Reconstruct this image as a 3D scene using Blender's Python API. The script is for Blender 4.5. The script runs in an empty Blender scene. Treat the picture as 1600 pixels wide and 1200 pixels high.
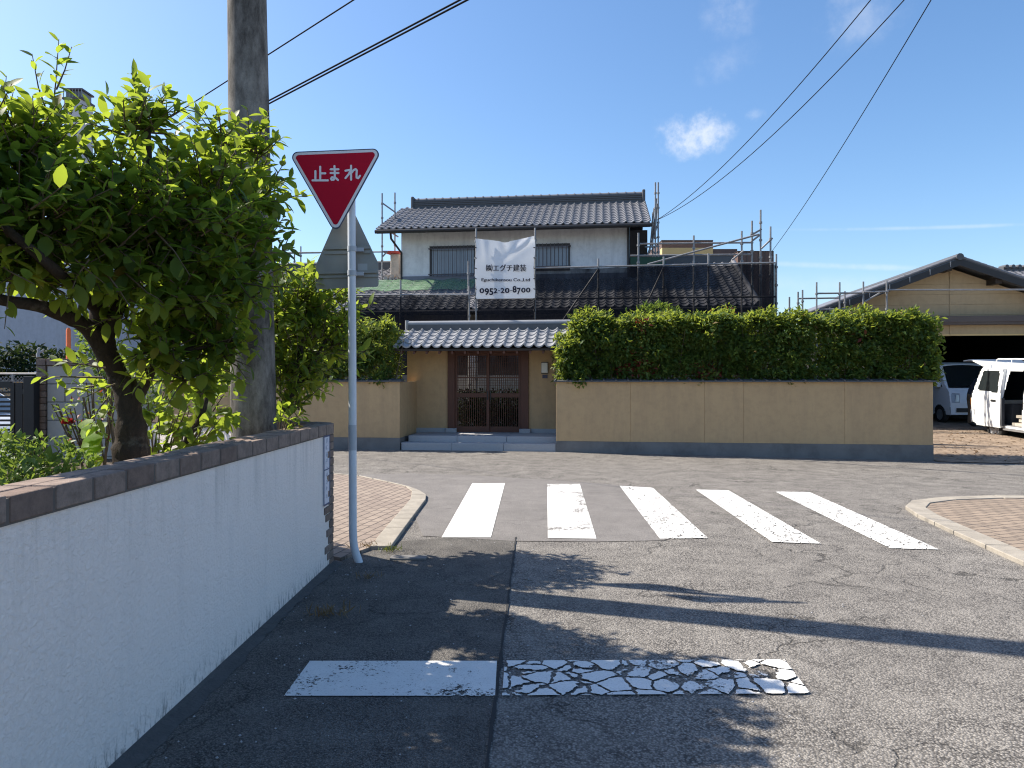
import bpy, math, random
import numpy as np
from mathutils import Vector, Matrix
C = bpy.context.scene.collection
SC = bpy.context.scene
rnd = random.Random(7)
rng = np.random.default_rng(11)

# ------------------------------------------------------------------ camera
F, CX, HY, EYE = 1130.0, 800.0, 592.0, 1.6        # focal length / centre / horizon of the photo, eye height
cam_d = bpy.data.cameras.new('camera')
cam = bpy.data.objects.new('camera', cam_d); C.objects.link(cam)
cam.location = (0, 0, EYE); cam.rotation_euler = (math.radians(90), 0, 0)
cam_d.sensor_width = 36; cam_d.lens = 36 * F / 1600
cam_d.shift_y = (HY - 600) / 1600
cam_d.clip_start = 0.05; cam_d.clip_end = 3000
SC.camera = cam

# ------------------------------------------------------------------ sky, sun, exposure
EL, AZ = math.radians(46), math.atan2(-0.951, 0.309)   # sun towards (-.951, .309)
SKY, SUN, EXPO = 0.09, 5.0, 0.93
world = bpy.data.worlds.new('World'); SC.world = world; world.use_nodes = True
wn = world.node_tree; wn.nodes.clear()
def wnode(t, **k):
    n = wn.nodes.new(t)
    for a, b in k.items(): setattr(n, a, b)
    return n
sky = wnode('ShaderNodeTexSky'); sky.sky_type = 'NISHITA'; sky.sun_disc = False
sky.sun_elevation = EL; sky.sun_rotation = AZ
sky.air_density = 1.0; sky.dust_density = 1.1; sky.ozone_density = 3.0
bg = wnode('ShaderNodeBackground'); bg.inputs['Strength'].default_value = SKY
out = wnode('ShaderNodeOutputWorld')
tc = wnode('ShaderNodeTexCoord')
def wmath(op, a, b=None, clamp=False):
    n = wnode('ShaderNodeMath', operation=op); n.use_clamp = clamp
    for i, v in enumerate((a, b)):
        if v is None: continue
        if isinstance(v, (int, float)): n.inputs[i].default_value = v
        else: wn.links.new(v, n.inputs[i])
    return n.outputs[0]
sep = wnode('ShaderNodeSeparateXYZ'); wn.links.new(tc.outputs['Generated'], sep.inputs[0])
az = wmath('ARCTAN2', sep.outputs[0], sep.outputs[1])     # bearing
el = wmath('ARCSINE', sep.outputs[2])                     # elevation
nz = wnode('ShaderNodeTexNoise'); nz.inputs['Scale'].default_value = 34; nz.inputs['Detail'].default_value = 8; nz.inputs['Roughness'].default_value = .62
wn.links.new(tc.outputs['Generated'], nz.inputs['Vector'])
def cloud(a0, e0, sa, se, lo, hi, amt, tilt=0.0):
    da = wmath('DIVIDE', wmath('SUBTRACT', az, a0), sa)
    de0 = wmath('SUBTRACT', el, e0)
    if tilt: de0 = wmath('SUBTRACT', de0, wmath('MULTIPLY', wmath('SUBTRACT', az, a0), tilt))
    de = wmath('DIVIDE', de0, se)
    r2 = wmath('ADD', wmath('MULTIPLY', da, da), wmath('MULTIPLY', de, de))
    g = wmath('POWER', 2.718, wmath('MULTIPLY', r2, -1.0))
    v = wmath('MULTIPLY', g, nz.outputs[0])
    m = wnode('ShaderNodeMapRange'); m.inputs[1].default_value = lo; m.inputs[2].default_value = hi; m.inputs[4].default_value = amt
    m.interpolation_type = 'SMOOTHSTEP'
    wn.links.new(v, m.inputs[0]); return m.outputs[0]
def ae(px, py):
    x, z = (px - CX) / F, (HY - py) / F
    return math.atan2(x, 1), math.atan(z / math.hypot(x, 1))
cl = None
for (px, py, sa, se, lo, hi, amt, tilt) in [(1085, 210, .064, .036, .22, .58, .66, 0), (1180, 180, .022, .014, .25, .6, .2, 0),
        (1345, 18, .07, .055, .22, .75, .22, 0), (1140, 15, .05, .05, .26, .75, .2, 0), (1130, 100, .07, .03, .26, .8, .16, .2),
        (1460, 355.5, .17, .0028, .1, .6, .22, -.071), (1320, 416, .11, .0045, .1, .6, .24, -.098), (1300, 445, .16, .016, .1, .9, .2, -.08)]:
    c = cloud(*ae(px, py), sa, se, lo, hi, amt, tilt)
    cl = c if cl is None else wmath('MAXIMUM', cl, c)
mixc = wnode('ShaderNodeMix', data_type='RGBA')
hsv = wnode('ShaderNodeHueSaturation'); hsv.inputs['Saturation'].default_value = 1.15; hsv.inputs['Value'].default_value = 1.24; wn.links.new(sky.outputs[0], hsv.inputs['Color'])
wn.links.new(cl, mixc.inputs[0]); wn.links.new(hsv.outputs[0], mixc.inputs[6]); mixc.inputs[7].default_value = (6.2, 6.4, 6.8, 1)
wn.links.new(mixc.outputs[2], bg.inputs[0]); wn.links.new(bg.outputs[0], out.inputs[0])

sun_d = bpy.data.lights.new('sun', 'SUN'); sun_d.energy = SUN; sun_d.angle = math.radians(.55); sun_d.color = (1, .915, .79)
sun = bpy.data.objects.new('sun', sun_d); C.objects.link(sun)
sdir = Vector((-0.951 * math.cos(EL), 0.309 * math.cos(EL), math.sin(EL)))
sun.rotation_euler = sdir.to_track_quat('Z', 'Y').to_euler(); sun.location = (-20, 8, 25)
SC.view_settings.view_transform = 'Standard'; SC.view_settings.look = 'None'
SC.view_settings.exposure = EXPO; SC.view_settings.gamma = 1
SC.cycles.filter_width = 1.15; SC.cycles.max_bounces = 6; SC.cycles.transparent_max_bounces = 12; SC.cycles.diffuse_bounces = 4

# ------------------------------------------------------------------ coordinates
def ss(a, b, x):
    t = min(1, max(0, (x - a) / (b - a))); return t * t * (3 - 2 * t)
def gz(x, y): return -0.0117 * max(0, x - 1) * ss(8, 14, y)          # the street falls gently to the right
def W(px, py, Y): return Vector(((px - CX) / F * Y, Y, EYE - (py - HY) / F * Y))
def G(px, py):
    z = 0
    for _ in range(8):
        Y = (EYE - z) * F / (py - HY); X = (px - CX) / F * Y; z = gz(X, Y)
    return (X, Y)
UX, UY = .9925, -.1219                                                # the house plot is turned 7 degrees
def H(u, v, z): return Vector((.98 + u * UX - v * UY, 15.86 + u * UY + v * UX, z))
def hp(px, py, v):
    dx = (px - CX) / F; t = (v + 15.8605) / (dx * .1219 + .9925)
    X, Y = dx * t, t
    return ((X - .98) * UX + (Y - 15.86) * UY, EYE - (py - HY) / F * t)
def hu(px, v): return hp(px, HY, v)[0]
def hz(px, py, v): return hp(px, py, v)[1]

# ------------------------------------------------------------------ mesh builder
ORG = {}
class MB:
    def __init__(s): s.v = []; s.f = []; s.m = []; s.sm = []
    def add(s, vs, fs, mi=0, smooth=False):
        o = len(s.v); s.v += [tuple(p) for p in vs]
        for f in fs: s.f.append([i + o for i in f]); s.m.append(mi); s.sm.append(smooth)
    def hexa(s, c, mi=0):
        s.add(c, [(0, 3, 2, 1), (4, 5, 6, 7), (0, 1, 5, 4), (1, 2, 6, 5), (2, 3, 7, 6), (3, 0, 4, 7)], mi)
    def box(s, x0, x1, y0, y1, z0, z1, mi=0, fr=None):
        fr = fr or (lambda a, b, c: (a, b, c))
        s.hexa([fr(*p) for p in ((x0, y0, z0), (x1, y0, z0), (x1, y1, z0), (x0, y1, z0), (x0, y0, z1), (x1, y0, z1), (x1, y1, z1), (x0, y1, z1))], mi)
    def tube(s, pts, r, n=8, mi=0, smooth=True, jit=0.0):
        pts = [Vector(p) for p in pts]; N = len(pts)
        rr = r if isinstance(r, (list, tuple)) else [r] * N
        vs = []; ref = None
        for i, p in enumerate(pts):
            d = (pts[min(i + 1, N - 1)] - pts[max(i - 1, 0)]).normalized()
            if ref is None: ref = Vector((1, 0, 0)) if abs(d.x) < .8 else Vector((0, 1, 0))
            a = (ref - d * ref.dot(d)).normalized(); b = d.cross(a); ref = a
            for k in range(n):
                t = 2 * math.pi * k / n; q = rr[i] * (1 + (rnd.uniform(-jit, jit) if jit else 0))
                vs.append(p + a * math.cos(t) * q + b * math.sin(t) * q)
        fs = [(i * n + k, i * n + (k + 1) % n, (i + 1) * n + (k + 1) % n, (i + 1) * n + k) for i in range(N - 1) for k in range(n)]
        s.add(vs, fs, mi, smooth)
        s.add(vs[:n], [tuple(range(n))[::-1]], mi); s.add(vs[-n:], [tuple(range(n))], mi)
    def prism(s, poly, ext, mi=0):
        n = len(poly); e = Vector(ext); a = [Vector(p) for p in poly]; b = [p + e for p in a]
        s.add(a + b, [tuple(range(n))[::-1], tuple(range(n, 2 * n))] + [(i, (i + 1) % n, n + (i + 1) % n, n + i) for i in range(n)], mi)
    def build(s, name, mats, parent=None, org=None, bevel=0):
        me = bpy.data.meshes.new(name)
        if parent is not None: o0 = ORG[parent.name]
        elif org is not None: o0 = Vector(org)
        else:
            a = np.array(s.v); o0 = Vector((float(a[:, 0].mean()), float(a[:, 1].mean()), float(a[:, 2].min())))
        me.from_pydata([(p[0] - o0.x, p[1] - o0.y, p[2] - o0.z) for p in s.v], [], s.f)
        for m in (mats if isinstance(mats, (list, tuple)) else [mats]): me.materials.append(m)
        me.polygons.foreach_set('material_index', s.m); me.polygons.foreach_set('use_smooth', s.sm); me.update()
        ob = bpy.data.objects.new(name, me); C.objects.link(ob)
        if parent is not None: ob.parent = parent
        else: ob.location = o0
        ORG[ob.name] = o0
        if bevel:
            b = ob.modifiers.new('bevel', 'BEVEL'); b.width = bevel; b.segments = 2; b.limit_method = 'ANGLE'
        return ob
def thing(name, label, cat, loc, group=None):
    o = bpy.data.objects.new(name, None); C.objects.link(o); o.location = loc; o.empty_display_size = .2
    ORG[o.name] = Vector(loc); return tag(o, label, cat, group)
def tag(o, label, cat, group=None, kind=None):
    o['label'] = label; o['category'] = cat
    if group: o['group'] = group
    if kind: o['kind'] = kind
    return o
def struct(o, kind='structure'): o['kind'] = kind; return o
def polymesh(mb, pts, zf, mi=0, lift=0):
    mb.add([(x, y, zf(x, y) + lift) for x, y in pts], [tuple(range(len(pts)))], mi)

# ------------------------------------------------------------------ materials
class NT:
    def __init__(s, name):
        s.mat = bpy.data.materials.new(name); s.mat.use_nodes = True; s.t = s.mat.node_tree
        s.bsdf = s.t.nodes['Principled BSDF']; s.out = s.t.nodes['Material Output']
        s.co = s.n('ShaderNodeTexCoord').outputs['Object']; s.geo = s.n('ShaderNodeNewGeometry')
        s.pos = s.geo.outputs['Position']
    def n(s, t, **k):
        nd = s.t.nodes.new(t)
        for a, b in k.items(): setattr(nd, a, b)
        return nd
    def put(s, sock, v):
        if isinstance(v, bpy.types.NodeSocket): s.t.links.new(v, sock)
        else: sock.default_value = v
    def mapv(s, v, scale=(1, 1, 1), rot=(0, 0, 0), loc=(0, 0, 0)):
        m = s.n('ShaderNodeMapping'); s.put(m.inputs[0], v); m.inputs[1].default_value = loc; m.inputs[2].default_value = rot; m.inputs[3].default_value = scale
        return m.outputs[0]
    def noise(s, scale, detail=4, rough=.6, v=None, dist=0):
        n = s.n('ShaderNodeTexNoise'); s.put(n.inputs['Vector'], v or s.pos); n.inputs['Scale'].default_value = scale
        n.inputs['Detail'].default_value = detail; n.inputs['Roughness'].default_value = rough; n.inputs['Distortion'].default_value = dist
        return n.outputs[0]
    def vor(s, scale, feature='F1', v=None, o='Distance', rand=1):
        n = s.n('ShaderNodeTexVoronoi', feature=feature); s.put(n.inputs['Vector'], v or s.pos); n.inputs['Scale'].default_value = scale
        n.inputs['Randomness'].default_value = rand
        return n.outputs[o]
    def ramp(s, f, stops, interp='LINEAR'):
        r = s.n('ShaderNodeValToRGB'); s.put(r.inputs[0], f); e = r.color_ramp.elements; r.color_ramp.interpolation = interp
        while len(e) > 1: e.remove(e[-1])
        for i, (p, c) in enumerate(stops):
            x = e[0] if i == 0 else e.new(p)
            x.position = p; x.color = (c, c, c, 1) if isinstance(c, (int, float)) else (*c, 1)
        return r.outputs[0]
    def mix(s, f, a, b, mode='MIX'):
        m = s.n('ShaderNodeMix', data_type='RGBA', blend_type=mode); s.put(m.inputs[0], f)
        for i, v in ((6, a), (7, b)):
            if isinstance(v, tuple) and len(v) == 3: v = (*v, 1)
            s.put(m.inputs[i], v)
        return m.outputs[2]
    def math(s, op, a, b=0.0, clamp=False):
        m = s.n('ShaderNodeMath', operation=op); m.use_clamp = clamp; s.put(m.inputs[0], a); s.put(m.inputs[1], b); return m.outputs[0]
    def bump(s, h, st=.5, d=.01, prev=None):
        b = s.n('ShaderNodeBump'); s.put(b.inputs['Height'], h); b.inputs['Strength'].default_value = st; b.inputs['Distance'].default_value = d
        if prev: s.put(b.inputs['Normal'], prev)
        return b.outputs[0]
    def fin(s, col=None, rough=None, nrm=None, metal=None, spec=None, trans=None):
        I = s.bsdf.inputs
        if col is not None: s.put(I['Base Color'], (*col, 1) if isinstance(col, tuple) and len(col) == 3 else col)
        if rough is not None: s.put(I['Roughness'], rough)
        if nrm is not None: s.put(I['Normal'], nrm)
        if metal is not None: I['Metallic'].default_value = metal
        if spec is not None: I['Specular IOR Level'].default_value = spec
        return s.mat
def mk(name, col, rough=.6, var=.2, vs=3, bump=0, bs=80, bd=.004, metal=0, spec=.4, stretch=(1, 1, 1), dirt=0, dcol=(.05, .045, .04)):
    m = NT(name); v = m.mapv(m.pos, stretch)
    f = m.noise(vs, 6, .65, v)
    c = m.mix(f, tuple(x * (1 - var) for x in col), tuple(min(1, x * (1 + var)) for x in col))
    if dirt:
        d = m.ramp(m.noise(vs * .7, 8, .7, m.mapv(m.pos, stretch, loc=(3, 5, 7))), [(.45, 0.0), (.75, dirt)])
        c = m.mix(d, c, dcol)
    n = m.bump(m.noise(bs, 4, .6), bump, bd) if bump else None
    return m.fin(c, rough, n, metal, spec)

def asphalt(name, cs, base, dark, light, wear=.5, crack=.6):
    m = NT(name)
    wv = m.mix(.02, m.pos, m.n('ShaderNodeTexNoise').outputs[1])
    d = m.vor(cs); cellc = m.vor(cs, o='Color')
    sepc = m.n('ShaderNodeSeparateColor'); m.put(sepc.inputs[0], cellc)
    stone = m.mix(sepc.outputs[0], base, light)
    stone = m.mix(m.ramp(sepc.outputs[1], [(.72, 0.0), (.9, .7)]), stone, dark)
    pit = m.ramp(d, [(.38, 0.0), (.72, wear)])
    c = m.mix(pit, stone, dark)
    c = m.mix(m.ramp(m.noise(.55, 7, .68), [(.35, .0), (.72, .55)]), c, tuple(x * .62 for x in base))
    c = m.mix(m.ramp(m.noise(3.5, 5, .6), [(.4, .0), (.8, .3)]), c, tuple(x * 1.25 for x in light))
    warp = m.n('ShaderNodeVectorMath', operation='ADD'); nn = m.n('ShaderNodeTexNoise'); nn.inputs['Scale'].default_value = 3; nn.inputs['Detail'].default_value = 5
    m.put(nn.inputs['Vector'], m.pos); m.put(warp.inputs[0], m.pos)
    sc = m.n('ShaderNodeVectorMath', operation='SCALE'); m.put(sc.inputs[0], nn.outputs[1]); sc.inputs[3].default_value = .55; m.put(warp.inputs[1], sc.outputs[0])
    ck = m.ramp(m.vor(1.15, 'DISTANCE_TO_EDGE', warp.outputs[0]), [(.0, 1.0), (.016, .0)])
    ckm = m.math('MULTIPLY', ck, m.ramp(m.noise(.8, 3, .5), [(.46, .0), (.58, crack)]))
    c = m.mix(ckm, c, tuple(x * .3 for x in dark))
    h = m.math('SUBTRACT', 1.0, d)
    n = m.bump(h, .9, .006); n = m.bump(m.math('SUBTRACT', 1.0, ckm), .6, .01, n)
    return m.fin(c, .88, n, spec=.25)
M = {}
M['asphalt'] = asphalt('asphalt_coarse', 92, (.158, .147, .137), (.026, .024, .023), (.345, .322, .29), .76, .7)
M['asphalt_old_shade'] = asphalt('asphalt_old_lane_shade', 120, (.088, .083, .078), (.021, .020, .019), (.215, .20, .18), .68, .6)  # older, finer lane; its colour is also darkened for the shade over it
M['asphalt_patch'] = asphalt('asphalt_patch', 150, (.185, .173, .166), (.10, .093, .09), (.26, .245, .23), .35, .3)
M['seam'] = mk('asphalt_seam', (.03, .03, .03), .9, .4, 12)

def paint(name, cell, width, hole, thr=.62, rounded_=False):
    m = NT(name)
    nn = m.n('ShaderNodeTexNoise'); nn.inputs['Scale'].default_value = 9; nn.inputs['Detail'].default_value = 5; m.put(nn.inputs['Vector'], m.pos)
    sc = m.n('ShaderNodeVectorMath', operation='SCALE'); m.put(sc.inputs[0], nn.outputs[1]); sc.inputs[3].default_value = .05 if rounded_ else .12
    ad = m.n('ShaderNodeVectorMath', operation='ADD'); m.put(ad.inputs[0], m.pos); m.put(ad.inputs[1], sc.outputs[0])
    gap = m.ramp(m.noise(30, 3, .6), [(.38, .0), (.62, 1.0)])
    if width:
        e = m.math('SUBTRACT', m.vor(cell, 'F2', ad.outputs[0]), m.vor(cell, 'F1', ad.outputs[0])) if rounded_ else m.vor(cell, 'DISTANCE_TO_EDGE', ad.outputs[0])
        w = m.math('MULTIPLY', m.math('ADD', .35, m.math('MULTIPLY', gap, .65)), width)
        solid = m.math('GREATER_THAN', e, w)
    else: solid = None
    chip = m.math('GREATER_THAN', m.math('ADD', m.math('MULTIPLY', m.noise(1.6, 3, .5), .55), m.math('MULTIPLY', m.noise(48, 5, .75), .6)), thr - hole)
    a = m.math('MULTIPLY', solid, chip) if solid else chip
    col = m.mix(m.noise(7, 5, .7), (.60, .60, .58), (.80, .79, .76))
    col = m.mix(m.ramp(m.noise(90, 3, .7), [(.5, 0.0), (.75, .45)]), col, (.36, .35, .33))
    m.fin(col, .75, m.bump(m.noise(140, 3), .5, .004), spec=.3)
    tr = m.n('ShaderNodeBsdfTransparent'); mx = m.n('ShaderNodeMixShader')
    m.put(mx.inputs[0], a); m.t.links.new(tr.outputs[0], mx.inputs[1]); m.t.links.new(m.bsdf.outputs[0], mx.inputs[2])
    m.t.links.new(mx.outputs[0], m.out.inputs[0]); return m.mat
M['paint_solid'] = paint('road_paint_fresh', 8, 0, .20)
M['paint_worn'] = paint('road_paint_worn', 8, 0, .115)
M['paint_crack'] = paint('road_paint_cracked', 8.5, .048, .155)
M['paint_cells'] = paint('road_paint_in_flakes', 7.0, .14, .16, rounded_=True)

def pavers(name, rot, c1, c2, mortar):
    m = NT(name)
    b = m.n('ShaderNodeTexBrick'); m.put(b.inputs['Vector'], m.mapv(m.pos, (1, 1, 1), (0, 0, rot)))
    b.inputs['Scale'].default_value = 1; b.inputs['Brick Width'].default_value = .21; b.inputs['Row Height'].default_value = .115
    b.inputs['Mortar Size'].default_value = .009; b.inputs['Mortar Smooth'].default_value = .3; b.inputs['Bias'].default_value = 0
    b.inputs[1].default_value = (*c1, 1); b.inputs[2].default_value = (*c2, 1); b.inputs[3].default_value = (*mortar, 1)
    c = m.mix(m.ramp(m.noise(2.2, 6, .7), [(.35, .0), (.75, .45)]), b.outputs[0], tuple(x * .75 for x in c1))
    c = m.mix(m.ramp(m.noise(160, 2, .7), [(.4, .0), (.7, .25)]), c, (.35, .32, .29))
    n = m.bump(m.math('SUBTRACT', 1.0, b.outputs[1]), .8, .008); n = m.bump(m.noise(200, 3), .3, .003, n)
    return m.fin(c, .85, n, spec=.25)
M['pavers'] = pavers('pink_pavers', math.radians(-76), (.285, .228, .185), (.215, .168, .14), (.06, .048, .042))
M['pavers_tan'] = pavers('tan_pavers', math.radians(-20), (.285, .22, .165), (.20, .155, .118), (.06, .048, .04))
M['kerb'] = mk('kerb_concrete', (.31, .28, .235), .88, .3, 5, .6, 150, .004, dirt=.4)
M['concrete'] = mk('concrete', (.30, .29, .275), .85, .22, 3, .35, 120, .003, dirt=.4)
M['concrete_dark'] = mk('old_concrete', (.17, .165, .16), .88, .4, 2, .35, 110, .004, dirt=.6)
M['granite'] = mk('granite_step', (.36, .36, .37), .7, .15, 60, .2, 200, .002, dirt=.25)
M['soil'] = mk('garden_soil', (.075, .055, .038), .95, .4, 9, .9, 40, .02)
M['dirt'] = mk('driveway_dirt', (.27, .205, .15), .95, .6, 4.5, .9, 45, .02, dirt=.9, dcol=(.07, .045, .028))
M['ground'] = mk('far_ground', (.16, .15, .12), .95, .3, .5)

def white_plaster():
    m = NT('white_wall_plaster')
    f = m.noise(1.3, 6, .65); c = m.mix(f, (.83, .745, .695), (.90, .83, .78))
    st = m.ramp(m.noise(1.0, 6, .7, m.mapv(m.pos, (1, 7, .8))), [(.5, .0), (.8, .30)])
    c = m.mix(st, c, (.60, .57, .55))
    z = m.n('ShaderNodeSeparateXYZ'); m.put(z.inputs[0], m.pos)
    drip = m.math('MULTIPLY', m.ramp(z.outputs[2], [(.72, .0), (1.12, 1.0)]), m.ramp(m.noise(2.2, 6, .7, m.mapv(m.pos, (1, 5, .35))), [(.5, .0), (.74, .5)]))
    c = m.mix(drip, c, (.42, .39, .36))
    low = m.math('MULTIPLY', m.ramp(z.outputs[2], [(.03, 1.0), (.16, .0)]), m.ramp(m.noise(9, 6, .75, m.mapv(m.pos, (1, 4, 1))), [(.50, .0), (.62, .8)]))
    c = m.mix(low, c, (.07, .068, .066))
    n = m.bump(m.noise(42, 5, .65, dist=.6), .85, .014); n = m.bump(m.noise(4, 3), .12, .05, n)
    return m.fin(c, .85, n, spec=.25)
M['plaster'] = white_plaster()
def stucco(name, a, b, stain, zst=None):
    m = NT(name); c = m.mix(m.noise(.9, 7, .65), a, b)
    st = m.ramp(m.noise(1.1, 7, .7, m.mapv(m.pos, (3.2, 3.2, .4))), [(.46, .0), (.80, .75)])
    c = m.mix(st, c, stain); c = m.mix(m.ramp(m.noise(7, 6, .7), [(.45, .0), (.8, .35)]), c, tuple(x * .72 for x in stain))
    return m.fin(c, .9, m.bump(m.noise(90, 4), .35, .005), spec=.2)
M['tan'] = stucco('tan_stucco', (.455, .305, .165), (.545, .375, .205), (.375, .255, .15))
M['white_stucco'] = stucco('house_white_stucco', (.70, .70, .71), (.82, .82, .82), (.46, .46, .47))
M['tan_siding'] = stucco('tan_siding', (.43, .32, .19), (.50, .38, .24), (.36, .27, .17))
M['grey_wall'] = stucco('grey_render', (.40, .42, .47), (.50, .52, .57), (.33, .34, .37))
def brick(name, a, b):  # fired clay
    m = NT(name); r = m.geo.outputs['Random Per Island']
    c = m.mix(r, a, b); c = m.mix(m.ramp(m.noise(14, 6, .75), [(.4, .0), (.72, .6)]), c, (.05, .043, .04))
    return m.fin(c, .9, m.bump(m.noise(120, 4), .6, .004), spec=.2)
M['brick'] = brick('cap_brick', (.20, .145, .12), (.30, .235, .20))
M['mortar'] = mk('mortar', (.12, .105, .095), .95, .3, 20)
M['block'] = mk('concrete_block', (.42, .40, .375), .9, .12, 4, .4, 150, .003, dirt=.2, dcol=(.25, .24, .22))
def tile(name, col, rough, spec=.5):
    m = NT(name); r = m.noise(3.5, 4, .6); c = m.mix(r, tuple(x * .8 for x in col), tuple(x * 1.2 for x in col))
    c = m.mix(m.ramp(m.noise(30, 4, .7), [(.52, .0), (.75, .25)]), c, tuple(x * .6 for x in col))
    return m.fin(c, rough, None, spec=spec)
M['tile'] = tile('house_roof_tile', (.15, .152, .165), .48, .5)
M['tile_gate'] = tile('gate_roof_tile', (.265, .27, .285), .36, .6)
M['tile_ridge'] = tile('ridge_tile', (.075, .078, .085), .5)
M['wood'] = mk('gate_timber', (.10, .038, .022), .55, .35, 4, .2, 60, .002, stretch=(8, 8, .6))
M['wood_dark'] = mk('dark_timber', (.035, .024, .018), .65, .3, 4)
M['black_void'] = mk('barn_shade_lining', (.018, .018, .02), .8, .3, 3)  # near-black, so the lining's colour carries the shade inside the open barn
M['brown_metal'] = mk('brown_fascia', (.085, .066, .06), .5, .15, 2)
M['brown_clad'] = mk('brown_cladding', (.115, .075, .065), .7, .15, .6)
M['steel'] = mk('galvanised_tube', (.24, .245, .255), .5, .35, 9, 0, 80, metal=.35, dirt=.4, dcol=(.13, .08, .05))
M['gutter'] = mk('dark_gutter', (.025, .024, .026), .45, .2, 3)
M['pole_white'] = mk('white_pole_paint', (.62, .66, .72), .42, .08, 6, .1, 40, .002, dirt=.18, dcol=(.3, .3, .3))
M['sleeve'] = mk('grey_sleeve', (.42, .45, .49), .5, .1, 10)
M['alu'] = mk('aluminium_back', (.30, .30, .28), .55, .16, 5, .1, 60, .002, metal=.3, dirt=.25, dcol=(.12, .12, .11))
M['sign_red'] = mk('sign_red', (.44, .003, .024), .6, .1, 3, spec=.15)
M['sign_white'] = mk('sign_white', (.72, .70, .72), .45, .05, 3)
M['sign_rim'] = mk('sign_rim', (.06, .062, .10), .5, .1, 5)  # on the stop sign the dark tone stands for its edge in shade
M['plate_ink'] = mk('plate_ink', (.06, .075, .16), .6, .3, 40)
M['plate_face'] = mk('plate_face', (.60, .62, .70), .5, .1, 30)
M['ink'] = mk('banner_ink', (.012, .014, .03), .7, .1, 5)
M['black_metal'] = mk('black_gate_metal', (.014, .015, .02), .4, .2, 5)
M['orange'] = mk('orange_plastic', (.75, .16, .04), .5, .12, 8)
M['red_tarp'] = mk('red_sheet', (.50, .07, .05), .7, .3, 4)
M['rubble'] = mk('rough_plaster', (.46, .40, .34), .9, .35, 5, .7, 40, .02)
M['yellow'] = mk('yellow_wall', (.62, .44, .20), .8, .1, 2)
M['white_plain'] = mk('white_metal', (.72, .72, .72), .5, .06, 3)
M['tower'] = mk('pale_tower', (.52, .50, .52), .8, .08, .5)
M['cable'] = mk('cable_rubber', (.014, .014, .017), .9, .2, 5, spec=.1)
M['car_white'] = mk('car_white_paint', (.78, .79, .78), .28, .04, 2, dirt=.06, dcol=(.4, .38, .34))
M['car_grey'] = mk('car_pale_paint', (.78, .80, .84), .3, .05, 2)
M['car_dark'] = mk('car_dark_trim', (.02, .02, .022), .5, .2, 6)
M['rubber'] = mk('tyre_rubber', (.02, .02, .02), .8, .2, 9)
M['alloy'] = mk('wheel_metal', (.50, .51, .53), .35, .1, 8, metal=.7)
M['cabin'] = mk('cabin_trim', (.05, .055, .065), .8, .4, 6)
M['lens'] = mk('lamp_lens', (.42, .46, .52), .15, .2, 20)
M['amber'] = mk('amber_lens', (.5, .16, .03), .2, .2, 20)
def glass(name, col, rough=.06):
    m = NT(name); return m.fin(m.mix(m.noise(2), tuple(x * .7 for x in col), col), rough, spec=.8)
M['glass'] = glass('dark_glass', (.02, .026, .028))
M['glass_win'] = glass('window_glass', (.30, .32, .36), .12)
def concrete_pole():
    m = NT('pole_concrete'); c = m.mix(m.noise(3, 6, .7), (.20, .185, .165), (.33, .31, .285))
    st = m.ramp(m.noise(1.6, 8, .75, m.mapv(m.pos, (3.5, 3.5, 1.3))), [(.36, .0), (.62, .92)])
    z = m.n('ShaderNodeSeparateXYZ'); m.put(z.inputs[0], m.pos)
    c = m.mix(m.math('MULTIPLY', st, m.ramp(z.outputs[2], [(.2, .15), (.5, 1.0)])), c, (.045, .04, .036))
    c = m.mix(m.ramp(m.noise(70, 4, .8), [(.52, .0), (.7, .5)]), c, (.10, .095, .085))
    return m.fin(c, .9, m.bump(m.noise(110, 4), .5, .004), spec=.15)
M['pole'] = concrete_pole()
def bark():
    m = NT('tree_bark'); n = m.noise(14, 8, .75, m.mapv(m.pos, (1, 1, .55)), 1.2)
    c = m.mix(n, (.014, .011, .009), (.085, .068, .055)); c = m.mix(m.ramp(m.noise(6, 5, .7), [(.58, .0), (.72, .5)]), c, (.20, .19, .16))
    return m.fin(c, .95, m.bump(n, 1.0, .03), spec=.15)
M['bark'] = bark()
M['twig'] = mk('green_brown_twig', (.10, .075, .045), .8, .3, 20)
def leaf(name, dark, mid, young, trans=(.30, .42, .03), tw=.42, rough=.5, ystart=.8):
    m = NT(name); r = m.geo.outputs['Random Per Island']
    c = m.ramp(r, [(0, dark), (.5, mid), (ystart, mid), (.97, young), (.985, (.16, .07, .03))])
    c = m.mix(m.noise(30, 3), c, m.mix(.5, c, dark))
    m.fin(c, rough, m.bump(m.noise(90, 2), .15, .003), spec=.22)
    t = m.n('ShaderNodeBsdfTranslucent'); tcol = m.mix(r, tuple(x * .75 for x in trans), trans); m.put(t.inputs[0], tcol)
    mx = m.n('ShaderNodeMixShader'); mx.inputs[0].default_value = tw
    m.t.links.new(m.bsdf.outputs[0], mx.inputs[1]); m.t.links.new(t.outputs[0], mx.inputs[2]); m.t.links.new(mx.outputs[0], m.out.inputs[0])
    return m.mat
M['leaf'] = leaf('tree_leaf', (.027, .064, .015), (.058, .115, .022), (.12, .185, .03), (.47, .60, .055), .46, ystart=.78)
M['leaf_shrub'] = leaf('shrub_leaf', (.026, .062, .014), (.05, .105, .02), (.15, .20, .035), (.46, .58, .06), .44)
M['leaf_hedge'] = leaf('hedge_leaf', (.032, .064, .018), (.065, .115, .028), (.17, .19, .05), (.46, .55, .07), .40)
M['leaf_red'] = leaf('red_leaf', (.10, .02, .014), (.15, .03, .02), (.20, .06, .02), (.4, .08, .03), .35)
M['leaf_box'] = leaf('box_leaf', (.05, .10, .025), (.085, .15, .04), (.15, .22, .06), (.32, .45, .06), .35)
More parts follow.
